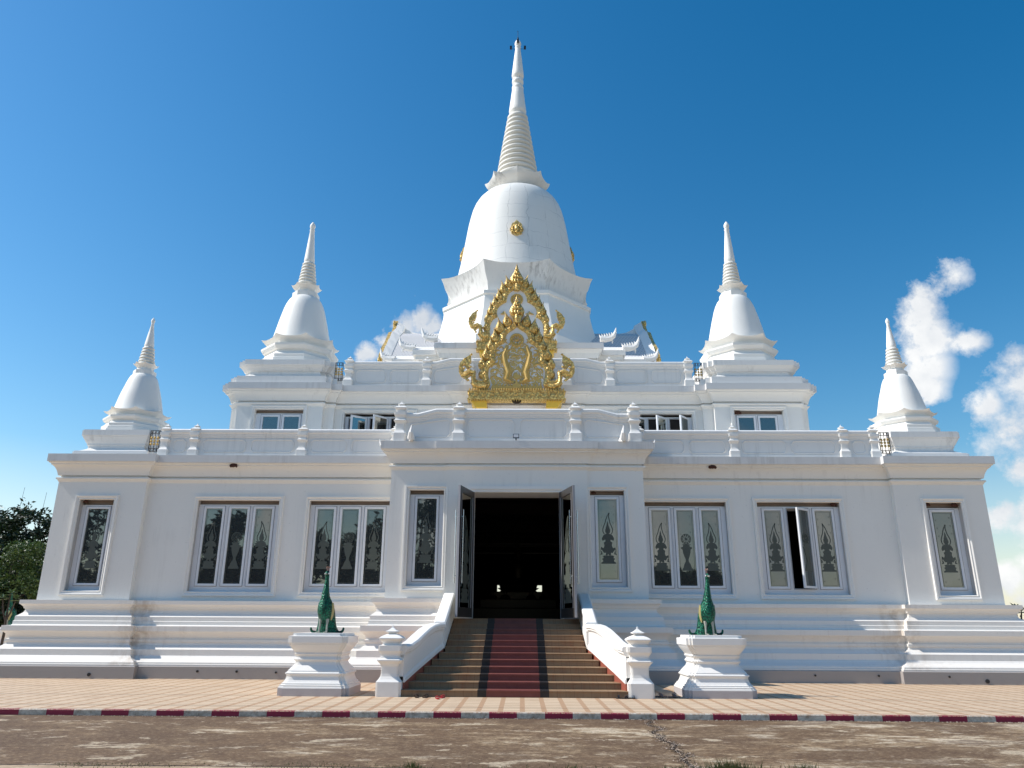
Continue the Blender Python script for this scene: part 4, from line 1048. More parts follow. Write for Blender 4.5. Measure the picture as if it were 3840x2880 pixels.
    for i in range(n):
        xa = dx-bx+2*bx*i/n; w = 2*bx/n
        mb.prism_xz([(xa+.02, bz0+.06), (xa+w*.5, bz0+.06), (xa+w-.02, bz1-.08), (xa+w*.5, bz1-.08)], y-.25, y-.221)
        mb.sphere((xa+.02, y-.23, (bz0+bz1)/2+.03), .045, 6, 5, (1, .7, 1.6))
    obj('base_band', mb, M_gold, root)
    mb = MB(); n = int(2*bx/.095)
    for i in range(n):
        x = dx-bx+2*bx*(i+.5)/n
        mb.lathe([(.018, bz1-.01), (.036, bz1+.03), (.03, bz1+.07), (.004, bz1+.13)], x, y-.18, 6)
        mb.prism_xz([(x-.035, bz0), (x+.035, bz0), (x, bz0-.09)], y-.24, y-.21)
    obj('leaf_cresting', mb, M_golds, root)
    for sg in (-1, 1):
        mb = MB(); a, b = .62*bx*1.0, .95*bx
        mb.add([(dx+sg*a, y-.18, bz0-.03), (dx+sg*b, y-.18, bz0-.03), (dx+sg*a, y-.14, bz0-.30), (dx+sg*(b-.2), y-.14, bz0-.30), (dx+sg*a, y+1.0, bz0-.03), (dx+sg*b, y+1.0, bz0-.03), (dx+sg*a, y+1.0, bz0-.30), (dx+sg*(b-.2), y+1.0, bz0-.30)],
               [(0, 1, 3, 2), (4, 5, 7, 6), (0, 2, 6, 4), (1, 3, 7, 5), (2, 3, 7, 6), (0, 1, 5, 4)])
        mb.add([(dx+sg*a, y-.12, bz0-.30), (dx+sg*(b-.2), y-.12, bz0-.30), (dx+sg*a, y-.06, bz0-.37), (dx+sg*(b-.26), y-.06, bz0-.37), (dx+sg*a, y+1, bz0-.30), (dx+sg*a, y+1, bz0-.37), (dx+sg*(b-.26), y+1, bz0-.37)], [(0, 1, 3, 2), (0, 2, 5, 4), (2, 3, 6, 5)])
        obj('bracket', mb, M_goldp, root)
    # wheel
    mb = MB(); cx, cz, r = wheelp
    for rr, tt in ((r, .035), (r*.72, .02), (r*.86, .018)):
        mb.tube([(cx+rr*math.cos(2*pi*i/28), y-.06, cz+rr*math.sin(2*pi*i/28)) for i in range(29)], tt, 6, cap=False)
    mb.sphere((cx, y-.06, cz), .06, 8, 6, (1, .6, 1))
    for i in range(8):
        a = 2*pi*i/8; mb.tube([(cx+.04*math.cos(a), y-.05, cz+.04*math.sin(a)), (cx+r*.72*math.cos(a), y-.05, cz+r*.72*math.sin(a))], [.012, .03], 5)
    n = 26; mb.add([(cx+r*1.0*math.cos(2*pi*i/n), y-.035, cz+r*math.sin(2*pi*i/n)) for i in range(n)]+[(cx+r*.72*math.cos(2*pi*i/n), y-.035, cz+r*.72*math.sin(2*pi*i/n)) for i in range(n)], [(i, (i+1) % n, n+(i+1) % n, n+i) for i in range(n)])
    obj('dharma_wheel', mb, M_golds, root, smooth=50)
    return root
NX = -.05
NECKF = [(-1.25, 10.52), (-1.5, 10.5), (-1.72, 10.6), (-1.76, 10.85), (-1.72, 11.05), (-1.9, 11.14), (-2.05, 11.02), (-2.18, 11.0), (-2.26, 11.15)]
NECKB = [(-1.40, 14.7), (-1.58, 14.66), (-1.74, 14.8), (-1.77, 15.0), (-1.76, 15.18), (-1.93, 15.27), (-2.06, 15.2), (-2.2, 15.2), (-2.28, 15.36)]
nagaF = [(-1.87, 11.83), (-2.0, 11.74), (-2.14, 11.64), (-2.28, 11.49), (-2.33, 11.31), (-2.33, 11.11), (-2.24, 10.93), (-2.12, 10.87), (-1.98, 10.75), (-1.98, 10.88), (-1.86, 10.98), (-1.81, 10.83), (-1.83, 10.61), (-1.75, 10.44), (-1.51, 10.35), (-1.26, 10.41), (-1.16, 10.54), (-1.19, 10.64), (-1.31, 10.71), (-1.5, 10.74), (-1.65, 10.73), (-1.66, 10.93), (-1.73, 11.11), (-1.86, 11.16), (-2.03, 11.11), (-2.1, 11.08), (-2.16, 11.24), (-2.2, 11.36), (-2.13, 11.41), (-2.01, 11.24), (-1.89, 11.31), (-1.94, 11.39), (-1.85, 11.56)]
nagaB = [(-1.97, 16.0), (-2.18, 15.85), (-2.34, 15.6), (-2.36, 15.4), (-2.26, 15.15), (-2.12, 15.08), (-2.01, 14.88), (-1.99, 15.05), (-1.87, 15.15), (-1.82, 15.0), (-1.89, 14.76), (-1.7, 14.5), (-1.35, 14.5), (-1.33, 14.71), (-1.47, 14.85), (-1.66, 14.9), (-1.68, 15.1), (-1.76, 15.28), (-1.94, 15.3), (-2.1, 15.28), (-2.13, 15.37), (-2.2, 15.5), (-2.08, 15.5), (-1.97, 15.72)]
fieldF = [(0, 13.03), (.15, 12.90), (.34, 12.78), (.44, 12.60), (.46, 12.40), (.56, 12.30), (.72, 12.20), (.86, 12.0), (.90, 11.80), (.84, 11.60), (.88, 11.50), (1.0, 11.40), (1.10, 11.22), (1.12, 11.0), (1.08, 10.80), (1.04, 10.62), (1.10, 10.44), (1.18, 10.30)]
leavesF = [(.36, 13.12, .33, .15), (.66, 12.86, .33, .12), (.86, 12.45, .31, .05), (1.02, 12.08, .31, .02), (1.20, 11.72, .30, 0), (1.36, 11.34, .29, 0), (1.36, 10.96, .26, 0)]
fieldB = [(0, 17.20), (.2, 17.08), (.38, 16.92), (.48, 16.68), (.50, 16.48), (.60, 16.42), (.78, 16.30), (.92, 16.12), (.96, 15.90), (.92, 15.70), (1.06, 15.62), (1.20, 15.45), (1.28, 15.2), (1.28, 14.9), (1.25, 14.6), (1.3, 14.42)]
leavesB = [(.38, 17.32, .33, .2), (.62, 17.02, .33, .16), (.82, 16.64, .32, .12), (1.02, 16.28, .32, .1), (1.22, 15.90, .32, .06), (1.38, 15.48, .31, .03), (1.44, 15.06, .28, 0), (1.44, 14.72, .24, 0)]
pf = pediment(28.2, -.05, fieldF, leavesF, 14.42, .31, 13.42, nagaF, 1.87, 9.94, 10.30, (-.05, 12.47, .25), True, 10.3)
pb = pediment(33.5, -.10, fieldB, leavesB, 18.50, .34, 17.30, nagaB, 1.88, 13.98, 14.41, (-.10, 16.60, .27), False, 14.41)
# relief inside the front field: two dragons, curls, a lotus row
drag = [(-.47, 12.26), (-.58, 12.0), (-.68, 11.74), (-.58, 11.49), (-.51, 11.24), (-.57, 10.99), (-.57, 10.76), (-.41, 10.66), (-.17, 10.65), (-.17, 10.74), (-.34, 10.79), (-.24, 11.14), (-.29, 11.36), (-.41, 11.59), (-.38, 11.92), (-.42, 12.15)]
for sg in (-1, 1):
    mb = MB(); pts = smooth_poly([(-.05+sg*abs(x+.05), z) for x, z in drag], 2, True); mb.prism_xz(pts, 28.10, 28.18)
    mb.tube([(-.05+sg*x, 28.10, z) for x, z in ((.40, 12.15), (.52, 11.8), (.45, 11.45), (.34, 11.1), (.40, 10.8), (.22, 10.72))], [.04, .07, .09, .09, .08, .05], 8)
    obj('dragon', mb, M_golds, pf, smooth=40)
mb = MB(); Y_ = 28.17
for sg in (-1, 1):
    for cx, cz, r, a0, a1, w in ((.72, 11.95, .16, -2, 2.4, .03), (.78, 11.75, .14, 2.6, -1, .028), (.62, 11.6, .12, -1, 3, .025), (.80, 11.30, .20, 0, 4, .035), (.92, 11.10, .16, 3, -1.2, .03), (.72, 11.02, .15, -2, 2, .03), (.90, 10.82, .14, 0, 4.4, .028), (.70, 10.75, .12, 3, -1, .025), (.15, 11.95, .17, 0, 4.2, .03), (.12, 11.7, .14, 3.4, -1, .028), (.16, 11.45, .12, 0, 4, .025), (.12, 12.12, .12, 3, -.5, .022), (.28, 12.2, .1, 0, 3, .022), (.6, 12.1, .1, 0, 4, .02), (.36, 12.45, .12, -1.4, 1.2, .02)):
        swirl(mb, -.05+sg*cx, cz, r, a0 if sg > 0 else pi-a0, a1 if sg > 0 else pi-a1, w, Y_)
mb.tube([(-.05+.2*math.sin(t), Y_, 10.95+.28*math.cos(t)) for t in [2*pi*i/16 for i in range(17)]], .03, 6)
obj('scrollwork', mb, M_golds, pf, smooth=50)
mb = MB()
for i in range(15):
    x = -.05+(-1+2*i/14)*.92; mb.prism_xz([(x-.07, 10.36), (x+.07, 10.36), (x+.08, 10.48), (x+.02, 10.62+.06*abs(i-7)/7), (x-.06, 10.5)], 28.12, 28.18)
mb.prism_xz([(-.2, 10.42), (.1, 10.42), (.12, 10.6), (.02, 10.62), (-.05, 10.78), (-.12, 10.62), (-.22, 10.6)], 28.08, 28.17)
mb.prism_xz([(-.16, 10.82), (.06, 10.82), (.09, 10.95), (.0, 11.0), (-.05, 11.12), (-.1, 11.0), (-.19, 10.95)], 28.1, 28.17)
obj('lotus_row', mb, M_golds, pf)
for sg, s in ((-1, .8), (1, 1)):
    mb = MB(); cx = -.1+sg*.62; mb.prism_xz(smooth_poly([(cx-.2*s, 15.83), (cx-.08*s, 15.9), (cx-.02*s, 15.98), (cx+.06*s, 15.9), (cx+.2*s, 15.82), (cx, 15.84)], 2, True), 33.4, 33.48)
    obj('cloud_relief', mb, M_golds, pb)

# ------------------------------------------------------------------ staircase
ST = thing('staircase', (0, 19, 0), 'tiled stair with a red centre runner edged in black, rising to the open doorway', 'staircase')
NS, RI, TR = 12, .15, .473
def halfw(y):
    if y >= 21.75: return 1.93
    return 1.93+(21.75-y)/(21.75-19.0)*.80
mb = MB()
for k in range(NS):
    y0 = 19.0+k*TR; z1 = RI*(k+1); y1 = 19.0+(k+1)*TR if k < NS-1 else 24.33
    w = halfw(y0)+.0
    mb.box(-w, w, y0, y1+.3 if k < NS-1 else y1, 0 if k == 0 else RI*k-.14, z1-.028)
    mb.box(-w, w, y0-.022, y1, z1-.028, z1)
obj('steps', mb, M_step, ST, bevel=.006)
def runner(x0, x1, e):
    mb = MB()
    for k in range(NS):
        y0 = 19.0+k*TR; z0 = RI*k; z1 = RI*(k+1); y1 = 19.0+(k+1)*TR if k < NS-1 else 24.3
        mb.box(x0, x1, y0-.004-e, y0, z0+.004, z1-.028); mb.box(x0, x1, y0-.026-e, y0-.02, z1-.028, z1+.004)
        mb.box(x0, x1, y0-.0205, y1-.03, z1+.0005, z1+.004)
    return mb
obj('red_runner', runner(-.66, .60, 0), M_red, ST)
obj('black_edging', runner(-.87, -.661, 0), M_blk, ST); obj('black_edging', runner(.601, .81, 0), M_blk, ST)
path = [(19.15, 2.74, 1.10), (19.5, 2.66, 1.13), (19.9, 2.57, 1.22), (20.3, 2.47, 1.36), (20.7, 2.37, 1.49), (21.1, 2.27, 1.58), (21.5, 2.17, 1.62), (21.78, 2.09, 1.62)]
path2 = [(21.78, 2.09, 1.66), (24.32, 2.08, 2.53)]
def coping(mb, path, sgn, hw=.17):
    prof = [(-hw, 0), (-hw+.04, .03), (hw-.04, .03), (hw, 0), (hw, -.07), (hw-.03, -.09), (hw-.03, -.13), (hw-.07, -.16), (hw-.09, -.22), (-hw+.09, -.22), (-hw+.07, -.16), (-hw+.03, -.13), (-hw+.03, -.09), (-hw, -.07)]
    n = len(prof); vs = []
    for y, x, z in path: vs += [(sgn*(x+d), y, z+h) for d, h in prof]
    mb.add(vs, [(i*n+j, i*n+(j+1) % n, (i+1)*n+(j+1) % n, (i+1)*n+j) for i in range(len(path)-1) for j in range(n)]+[tuple(range(n)), tuple((len(path)-1)*n+j for j in range(n))])
def wallstrip(mb, path, sgn, t, zb):
    vs = []
    for y, x, z in path: b = zb(y); vs += [(sgn*(x-t), y, b), (sgn*(x+t), y, b), (sgn*(x+t), y, z-.2), (sgn*(x-t), y, z-.2)]
    n = 4; mb.add(vs, [(i*n+j, i*n+(j+1) % n, (i+1)*n+(j+1) % n, (i+1)*n+j) for i in range(len(path)-1) for j in range(n)]+[(0, 1, 2, 3), tuple((len(path)-1)*4+j for j in range(4))])
zbf = lambda y: .30+(y-19.15)/(21.78-19.15)*.70 if y < 21.78 else 1.0+(y-21.78)/(24.32-21.78)*.80
for sgn in (-1, 1):
    hw_ = MB(); wallstrip(hw_, path, sgn, .09, zbf); wallstrip(hw_, path2, sgn, .15, zbf)
    hr = obj('side_wall', hw_, M_clean, ST, at=(sgn*2.3, 21, .5))
    c = MB(); coping(c, path, sgn); c2 = MB(); coping(c2, path2, sgn)
    obj('coping', c, M_clean, hr, smooth=30); obj('coping', c2, M_clean, hr, smooth=30)
    # lower string moulding
    s = MB()
    pb_ = [(y, x, zbf(y)+.10) for y, x, z in path]; pv = []
    for y, x, z in pb_: pv += [(sgn*(x-.13), y, z-.10), (sgn*(x+.13), y, z-.10), (sgn*(x+.13), y, z-.02), (sgn*(x+.10), y, z+.03), (sgn*(x-.10), y, z+.03), (sgn*(x-.13), y, z-.02)]
    n = 6; s.add(pv, [(i*n+j, i*n+(j+1) % n, (i+1)*n+(j+1) % n, (i+1)*n+j) for i in range(len(pb_)-1) for j in range(n)]+[tuple(range(n)), tuple((len(pb_)-1)*n+j for j in range(n))])
    obj('string_moulding', s, M_clean, hr)
    g = MB(); vs = []
    for y, x, z in path+[(24.3, 2.08, 0)]: b = zbf(y); vs += [(sgn*(x-.115), y, 0), (sgn*(x+.10), y, 0), (sgn*(x+.10), y, b+.005), (sgn*(x-.115), y, b+.005)]
    g.add(vs, [(i*4+j, i*4+(j+1) % 4, (i+1)*4+(j+1) % 4, (i+1)*4+j) for i in range(len(path)) for j in range(4)]+[(0, 1, 2, 3)])
    obj('granite_stringer', g, M_granite, ST)
    obj('newel_post', postmesh(sgn*2.96, 19.2, 0, 1.0, 1.0), M_clean, ST, at=(sgn*2.96, 19.2, 0))

# ------------------------------------------------------------------ pedestals and peacocks
PED = [(.93, 0), (.93, .17), (.92, .20), (.90, .205), (.90, .24), (.86, .25), (.86, .28), (.83, .29), (.79, .35), (.765, .42), (.77, .46), (.80, .475), (.80, .50), (.77, .52), (.75, .53), (.75, .55), (.68, .62), (.62, .68), (.595, .735), (.595, .75), (.62, .775), (.64, .80), (.62, .83), (.60, .84), (.60, .88), (.625, .90), (.64, .93), (.62, .95), (.66, 1.0), (.72, 1.07), (.76, 1.13), (.76, 1.15), (.78, 1.155), (.78, 1.17), (.80, 1.18), (.80, 1.33), (.70, 1.34), (.70, 1.40)]
M_pedpl = plaster('grey_pedestal_foot', base=(.50, .46, .455), stain=.3)  # lowest course in grey, darker than the body above
def pedestal(x, y, label, s=.905):
    t = thing('statue_pedestal', (x, y, 0), label, 'pedestal', 'white peacock pedestals')
    mb = MB(); mb.stack(lambda h: redent(h*s, .085, 2), PED[1:], x, y); obj('moulded_body', mb, M_clean, t)
    mb = MB(); mb.stack(lambda h: redent(h*s, .085, 2), [(.93, 0), (.93, .169)], x, y); obj('plinth', mb, M_pedpl, t)
    return t
def catm(P, k=3):
    out = []
    n = len(P)
    for i in range(n-1):
        p0, p1, p2, p3 = P[max(0, i-1)], P[i], P[i+1], P[min(n-1, i+2)]
        for j in range(k):
            t = j/k; out.append(tuple(.5*((2*b)+(-a+c)*t+(2*a-5*b+4*c-d)*t*t+(-a+3*b-3*c+d)*t**3) for a, b, c, d in zip(p0, p1, p2, p3)))
    out.append(P[-1]); return out
def peacock(x, y, z, label, turn=0, group='green peacock statues', yellow=1):
    """faces -Y before turning; local coordinates"""
    t = thing('peacock_statue', (x, y, z), label, 'statue', group)
    L = lambda p: (x+p[0], y+p[1], z+p[2])
    # cx, cy, z, rx, ry
    secs = [(0, .12, .24, .07, .08), (0, .08, .30, .14, .15), (0, .04, .40, .19, .21), (0, .03, .52, .215, .24), (.0, .02, .64, .205, .23), (0, .0, .75, .165, .185), (0, -.03, .85, .12, .14), (0, -.05, .96, .088, .10), (0.01, -.06, 1.08, .068, .078), (.015, -.06, 1.2, .054, .06), (.02, -.07, 1.3, .046, .05), (.02, -.075, 1.37, .05, .055), (.02, -.09, 1.42, .05, .062), (.02, -.10, 1.47, .035, .045), (.02, -.10, 1.50, .01, .012)]
    secs = catm(secs, 3)
    mb = MB(); mb.loft([(L((a, b, c)), max(.008, rx*(.92 if c < .9 else 1.05)), max(.008, ry*.95), 0) for a, b, c, rx, ry in secs], 22)
    obj('body', mb, M_pea, t, smooth=80)
    mb = MB(); ts = catm([(0, .10, .70, .15, .12), (0, .13, .52, .20, .15), (0, .15, .36, .215, .16), (0, .17, .20, .24, .16), (0, .18, .06, .27, .16), (0, .18, .0, .275, .15)], 2)
    mb.loft([(L((a, b, c)), rx, ry, 0) for a, b, c, rx, ry in ts], 18); obj('tail_train', mb, M_pea, t, smooth=70)
    for sx in (-1, 1):
        mb = MB(); mb.tube([L(p) for p in catm([(sx*.14, .30, .22), (sx*.24, .26, .05), (sx*.34, .22, .015), (sx*.42, .2, .05), (sx*.44, .2, .13)], 3)], [.035]*5+[.032]*4+[.03]*2+[.026, .02], 8)
        obj('curled_plume', mb, M_pea, t, smooth=60)
        mb = MB(); mb.tube([L((sx*.09, -.02, .33)), L((sx*.095, -.04, .2)), L((sx*.10, -.05, .02))], [.045, .026, .022], 8)
        for a in (-.5, 0, .5): mb.tube([L((sx*.10, -.05, .025)), L((sx*.10+.09*math.sin(a), -.05-.10*math.cos(a), .012))], [.018, .01], 6)
        obj('leg', mb, M_leg, t, smooth=60)
        mb = MB(); mb.loft([(L((sx*.180, .02, .72)), .02, .03, 0), (L((sx*.175, .04, .64)), .028, .07, 0), (L((sx*.182, .05, .52)), .028, .085, 0), (L((sx*.168, .06, .40)), .026, .065, 0), (L((sx*.155, .05, .30)), .015, .03, 0)], 12)
        obj('wing', mb, M_wing if sx == yellow else M_pea, t, smooth=60)
    mb = MB(); mb.tube([L((.02, -.13, 1.425)), L((.025, -.19, 1.415)), L((.028, -.22, 1.40))], [.022, .014, .004], 8); obj('beak', mb, M_leg, t)
    mb = MB(); mb.sphere(L((.062, -.11, 1.43)), .022, 8, 6); mb.sphere(L((-.022, -.11, 1.43)), .022, 8, 6); obj('cheek', mb, M_facew, t)
    mb = MB()
    for k in range(4): mb.tube([L((.02, -.09, 1.48)), L((.0+.018*k-.01, -.08+.01*k, 1.56)), L((-.02+.03*k, -.07+.015*k, 1.60+.01*(k % 2)))], [.006, .006, .014], 5)
    obj('crest', mb, M_crest, t)
    t.rotation_euler = (0, 0, turn)
    return t
P1 = pedestal(-4.74, 19.72, 'white moulded pedestal carrying the green peacock left of the stair')
P2 = pedestal(4.86, 19.86, 'white moulded pedestal carrying the green peacock right of the stair')
peacock(-4.78, 19.75, 1.40, 'dark green peacock statue on the white pedestal left of the stair', math.radians(-10))
peacock(4.85, 19.9, 1.40, 'dark green peacock statue on the white pedestal right of the stair', math.radians(8), yellow=-1)
for sx, side in ((-1, 'left'), (1, 'right')):
    pedestal(sx*23.3, 35.85, 'far white pedestal half hidden beyond the %s corner of the temple' % side)
    peacock(sx*23.3, 35.85, 1.40, 'far green peacock statue partly hidden beyond the %s corner of the temple' % side, sx*math.radians(70))

# ------------------------------------------------------------------ small things
def shoe(x, y, label, col, ang, open_=True, name='sandal', cat='sandal', L_=.25, z0=.004, group=None):
    t = thing(name, (x, y, z0), label, cat, group); c, s = math.cos(ang), math.sin(ang)
    R_ = lambda px, py, pz: (x+px*c-py*s, y+px*s+py*c, z0+pz)
    out = [(-.035, -.12), (.035, -.12), (.045, -.05), (.038, .03), (.048, .09), (.03, .13), (-.03, .13), (-.045, .09), (-.035, .02), (-.042, -.05)]
    k = L_/.25; n = len(out)
    mb = MB(); vs = [R_(px*k, py*k, 0) for px, py in out]+[R_(px*k, py*k, .022*k) for px, py in out]
    mb.add(vs, [tuple(range(n)), tuple(range(n, 2*n))]+[(i, (i+1) % n, (i+1) % n+n, i+n) for i in range(n)])
    obj('sole', mb, col, t, bevel=.004)
    mb = MB()
    if open_:
        for yy in (.06, .075):
            mb.tube([R_(.045*k*math.cos(a), (yy+.01*math.sin(2*a))*k, .02+.05*math.sin(a)*k) for a in [pi*i/6 for i in range(7)]], .011*k, 6, flat=1.6)
        h_ = MB(); h_.tube([R_(.04*k*math.cos(a), -.09*k, .02+.045*math.sin(a)*k) for a in [pi*i/6 for i in range(7)]], .009*k, 6); obj('heel_strap', h_, col, t)
    else:
        mb.loft([(R_(0, 0, .02), .042*k, .12*k, 0), (R_(0, .01, .055), .04*k, .11*k, 0), (R_(0, .03, .075*k), .028*k, .07*k, 0)], 12)
    obj('strap' if open_ else 'upper', mb, col, t, smooth=60)
M_brn = simple('brown_leather', (.06, .035, .022), .5); M_redsh = simple('red_rubber', (.45, .012, .03), .4); M_blks = simple('black_rubber', (.015, .013, .015), .5); M_beige = simple('beige_sole', (.30, .22, .16), .6); M_grysh = simple('grey_canvas', (.16, .12, .12), .8)
shoe(-2.27, 18.80, 'brown strappy sandal at the left foot of the stair, farther from the red pair', M_brn, .25, group='brown sandals')
shoe(-2.06, 18.80, 'brown strappy sandal at the left foot of the stair, nearer the red pair', M_brn, -.2, group='brown sandals')
shoe(-1.74, 18.45, 'small red sandal in front, on the paving by the first step', M_redsh, .3, L_=.2, group='red sandals')
shoe(-1.66, 18.74, 'small red sandal tilted behind its mate, touching the first step', M_redsh, -.25, L_=.2, group='red sandals')
shoe(2.48, 18.86, 'black flat sandal by the right end of the first step, left one of the pair', M_blks, 1.3, group='black sandals')
shoe(2.68, 18.88, 'black flat sandal by the right end of the first step, right one beside the newel', M_blks, 1.5, group='black sandals')
shoe(3.48, 19.3, 'dusty grey shoe in the shade right of the stair newel, nearer the newel', M_grysh, 1.4, False, 'shoe', 'shoe', .29, group='grey shoes')
shoe(3.78, 19.25, 'dusty grey shoe in the shade beside the right pedestal', M_grysh, 1.7, False, 'shoe', 'shoe', .29, group='grey shoes')
def nest(x, y, z, s, label):
    mb = MB(); mb.sphere((x, y, z), s, 10, 6, (1.5, .5, .75)); mb.sphere((x-s*.9, y, z-s*.25), s*.6, 8, 5); mb.sphere((x+s*1.1, y, z-s*.3), s*.5, 8, 5)
    random.seed(int(abs(x)*100)); mb.v = [(a+random.uniform(-.012, .012), b+random.uniform(-.008, .008), c+random.uniform(-.012, .012)) for a, b, c in mb.v]
    o = obj('mud_nest', mb, M_mud, None, at=(x, y, z)); tag(o, label, 'nest', 'brown mud nests on the facade')
nest(-9.64, 25.13, 6.74, .09, 'brown mud nest under the cornice above the triple window left of the porch')
nest(6.58, 25.13, 6.74, .09, 'brown mud nest under the cornice right of the porch')
nest(-14.58, 25.30, 5.52, .06, 'mud nest in the top left corner of the leftmost window')
nest(13.66, 25.30, 5.52, .06, 'mud nest in the top left corner of the rightmost window')
nest(14.55, 25.30, 5.51, .08, 'larger mud nest in the top right corner of the rightmost window')
nest(10.62, 25.48, 5.54, .07, 'mud nest in the top right corner of the window with the open sash')
nest(8.75, 29.0, 9.72, .09, 'mud nest in the top left corner of the upper right window')
nest(-12.46, 25.1, 6.77, .07, 'mud nest where the left corner bay meets the main cornice')
nest(2.5, 24.5, 5.74, .05, 'mud nest in the top left corner of the narrow window right of the door')
fl = thing('floodlight', (-.03, 24.02, 7.38), 'small square floodlight on the porch cornice above the doorway', 'floodlight')
mb = MB(); mb.box(-.13, .07, 24.0, 24.06, 7.44, 7.58); mb.box(-.05, -.01, 24.02, 24.06, 7.37, 7.44); obj('housing', mb, M_black, fl, bevel=.006)
mb = MB(); mb.box(-.11, .05, 23.99, 23.999, 7.46, 7.56); obj('lens', mb, M_frame, fl)
# lamp boss hanging under the front pediment
mb = MB(); mb.sphere((-.05, 28.1, 9.90), .17, 12, 6, (1.1, .7, .6)); obj('hanging_boss', mb, M_statue, pf, smooth=60)
# drain holes and weep pipes
for x, z, sg in ((-12.9, .12, .05), (-9.7, .22, .035), (-8.5, .22, .035), (-7.3, .20, .03), (9.0, .22, .03), (10.9, .22, .03), (12.9, .22, .03), (14.0, .10, .06)):
    mb = MB(); yy = 24.2 if abs(x) > 12.55 else 24.4
    mb.tube([(x, yy-.03, z), (x, yy+.05, z)], sg, 10); obj('drain_pipe', mb, M_black, T)

# ------------------------------------------------------------------ vegetation
def tree(name, x, y, h, blobs, nleaf, lsize, mat, label, trunk=.18, group='trees around the temple', z0=-.16, bright=None):
    t = thing(name, (x, y, z0), label, 'tree', group)
    mb = MB(); zc = min(b[2] for b in blobs)
    mb.tube([(x, y, z0), (x+.1, y, h*.25), (x-.05, y+.1, h*.45), (x+.1, y, h*.75)], [trunk, trunk*.8, trunk*.6, trunk*.25], 9)
    for b in blobs:
        mb.tube([(x, y, h*.3), ((x+b[0])/2, (y+b[1])/2, (h*.35+b[2])/2), (b[0], b[1], b[2])], [trunk*.5, trunk*.35, trunk*.1], 6)
    obj('trunk', mb, M_bark, t)
    lm = [MB(), MB()]; tot = sum(b[3]**2 for b in blobs)
    for b in blobs:
        k = int(nleaf*b[3]**2/tot); br = b[4] if len(b) > 4 else 0
        m = lm[br]
        ncl = max(6, k//28)
        for _ in range(ncl):
            u = Vector((random.gauss(0, 1), random.gauss(0, 1), random.gauss(0, 1))).normalized(); rr = b[3]*random.uniform(.45, 1.0)
            cc = Vector((b[0]+u.x*rr, b[1]+u.y*rr, b[2]+u.z*rr*.8)); cs = b[3]*random.uniform(.12, .26)
            for _ in range(28):
                v = Vector((random.gauss(0, 1), random.gauss(0, 1), random.gauss(0, .7)))*cs*.6; p = cc+v
                a = Vector((random.gauss(0, 1), random.gauss(0, 1), random.gauss(0, .6)-.2)).normalized(); q = a.cross(Vector((random.gauss(0, 1), random.gauss(0, 1), random.gauss(0, 1)))).normalized()
                L_ = lsize*random.uniform(.6, 1.3); Wd = L_*.42
                m.add([tuple(p), tuple(p+a*L_*.45+q*Wd*.5), tuple(p+a*L_), tuple(p+a*L_*.45-q*Wd*.5)], [(0, 1, 2, 3)])
    if lm[0].v: obj('crown', lm[0], mat, t)
    if lm[1].v: obj('crown' if not lm[0].v else 'light_foliage', lm[1], bright or M_leafg, t)
    return t
random.seed(11)
tree('broadleaf_tree', -31.5, 46, 8.6, [(-32, 46, 7.0, 1.9), (-29.6, 45.5, 7.1, 1.6), (-31, 45, 5.4, 2.0), (-34.0, 46, 5.8, 2.2), (-27.8, 46.3, 6.8, 1.3), (-29, 46, 5.0, 1.9), (-33, 46, 4.0, 2.2), (-30, 46, 3.6, 2.2)], 26000, .27, M_leafd, 'tall dark broadleaf tree rising beyond the left corner of the temple')
tree('feathery_tree', -26.5, 40, 6.0, [(-28.3, 40, 4.7, 1.2, 1), (-25.6, 39.6, 4.9, 1.1, 1), (-27.0, 39, 3.4, 1.3, 1), (-24.5, 39.5, 3.6, 1.2, 1), (-26.5, 40, 2.4, 1.5, 0), (-24.2, 40, 2.0, 1.2, 0), (-29, 40.5, 2.4, 1.5), (-26.5, 40.5, 1.2, 1.6), (-23.5, 40.5, 1.0, 1.3), (-21.8, 41, .9, 1.3), (-28.5, 41, 1.2, 1.8)], 42000, .17, M_leafd, 'lighter green feathery tree in front of the dark tree at the left edge')
tree('bushy_tree', -30.5, 52, 6, [(-31, 52, 3, 3.2), (-36, 52, 3, 3.5), (-27.5, 52, 2.6, 2.8), (-24, 50, 2.2, 2.4), (-29, 51, 4.6, 2.2)], 22000, .30, M_leafd, 'dark bushy tree low behind the others at the left edge')
def rosette(t, x, y, z, n, L_, mb, up=.5):
    for i in range(n):
        a = 2*pi*i/n+random.uniform(-.2, .2); e = random.uniform(.1, 1.1)*up
        d = Vector((math.cos(a)*math.cos(e), math.sin(a)*math.cos(e), math.sin(e))); q = Vector((-math.sin(a), math.cos(a), 0)); l = L_*random.uniform(.8, 1.15); w = l*.17
        p = Vector((x, y, z)); drop = Vector((0, 0, -.12*l))
        mb.add([tuple(p), tuple(p+d*l*.55+q*w), tuple(p+d*l+drop), tuple(p+d*l*.55-q*w)], [(0, 1, 2, 3)])
def frangipani(x, y, h, label, heads, z0=-.16):
    t = thing('frangipani', (x, y, z0), label, 'plant', 'shrubs beyond the temple corners'); mb = MB(); lf = MB()
    mb.tube([(x, y, z0), (x+.05, y, h*.5), (x, y, h*.7)], [.06, .05, .04], 8)
    for dx, dz, L_ in heads:
        mb.tube([(x, y, h*.65), (x+dx*.6, y, h*.8+dz*.4), (x+dx, y, h+dz)], [.04, .035, .025], 6)
        rosette(t, x+dx, y, h+dz, 13, L_, lf, 1.0); rosette(t, x+dx, y, h+dz-.06, 10, L_, lf, .3)
    obj('stem', mb, M_bark, t); obj('leaves', lf, leafF, t); return t
leafF = leafmat('glossy_leaf', (.03, .07, .02), (.08, .13, .04))
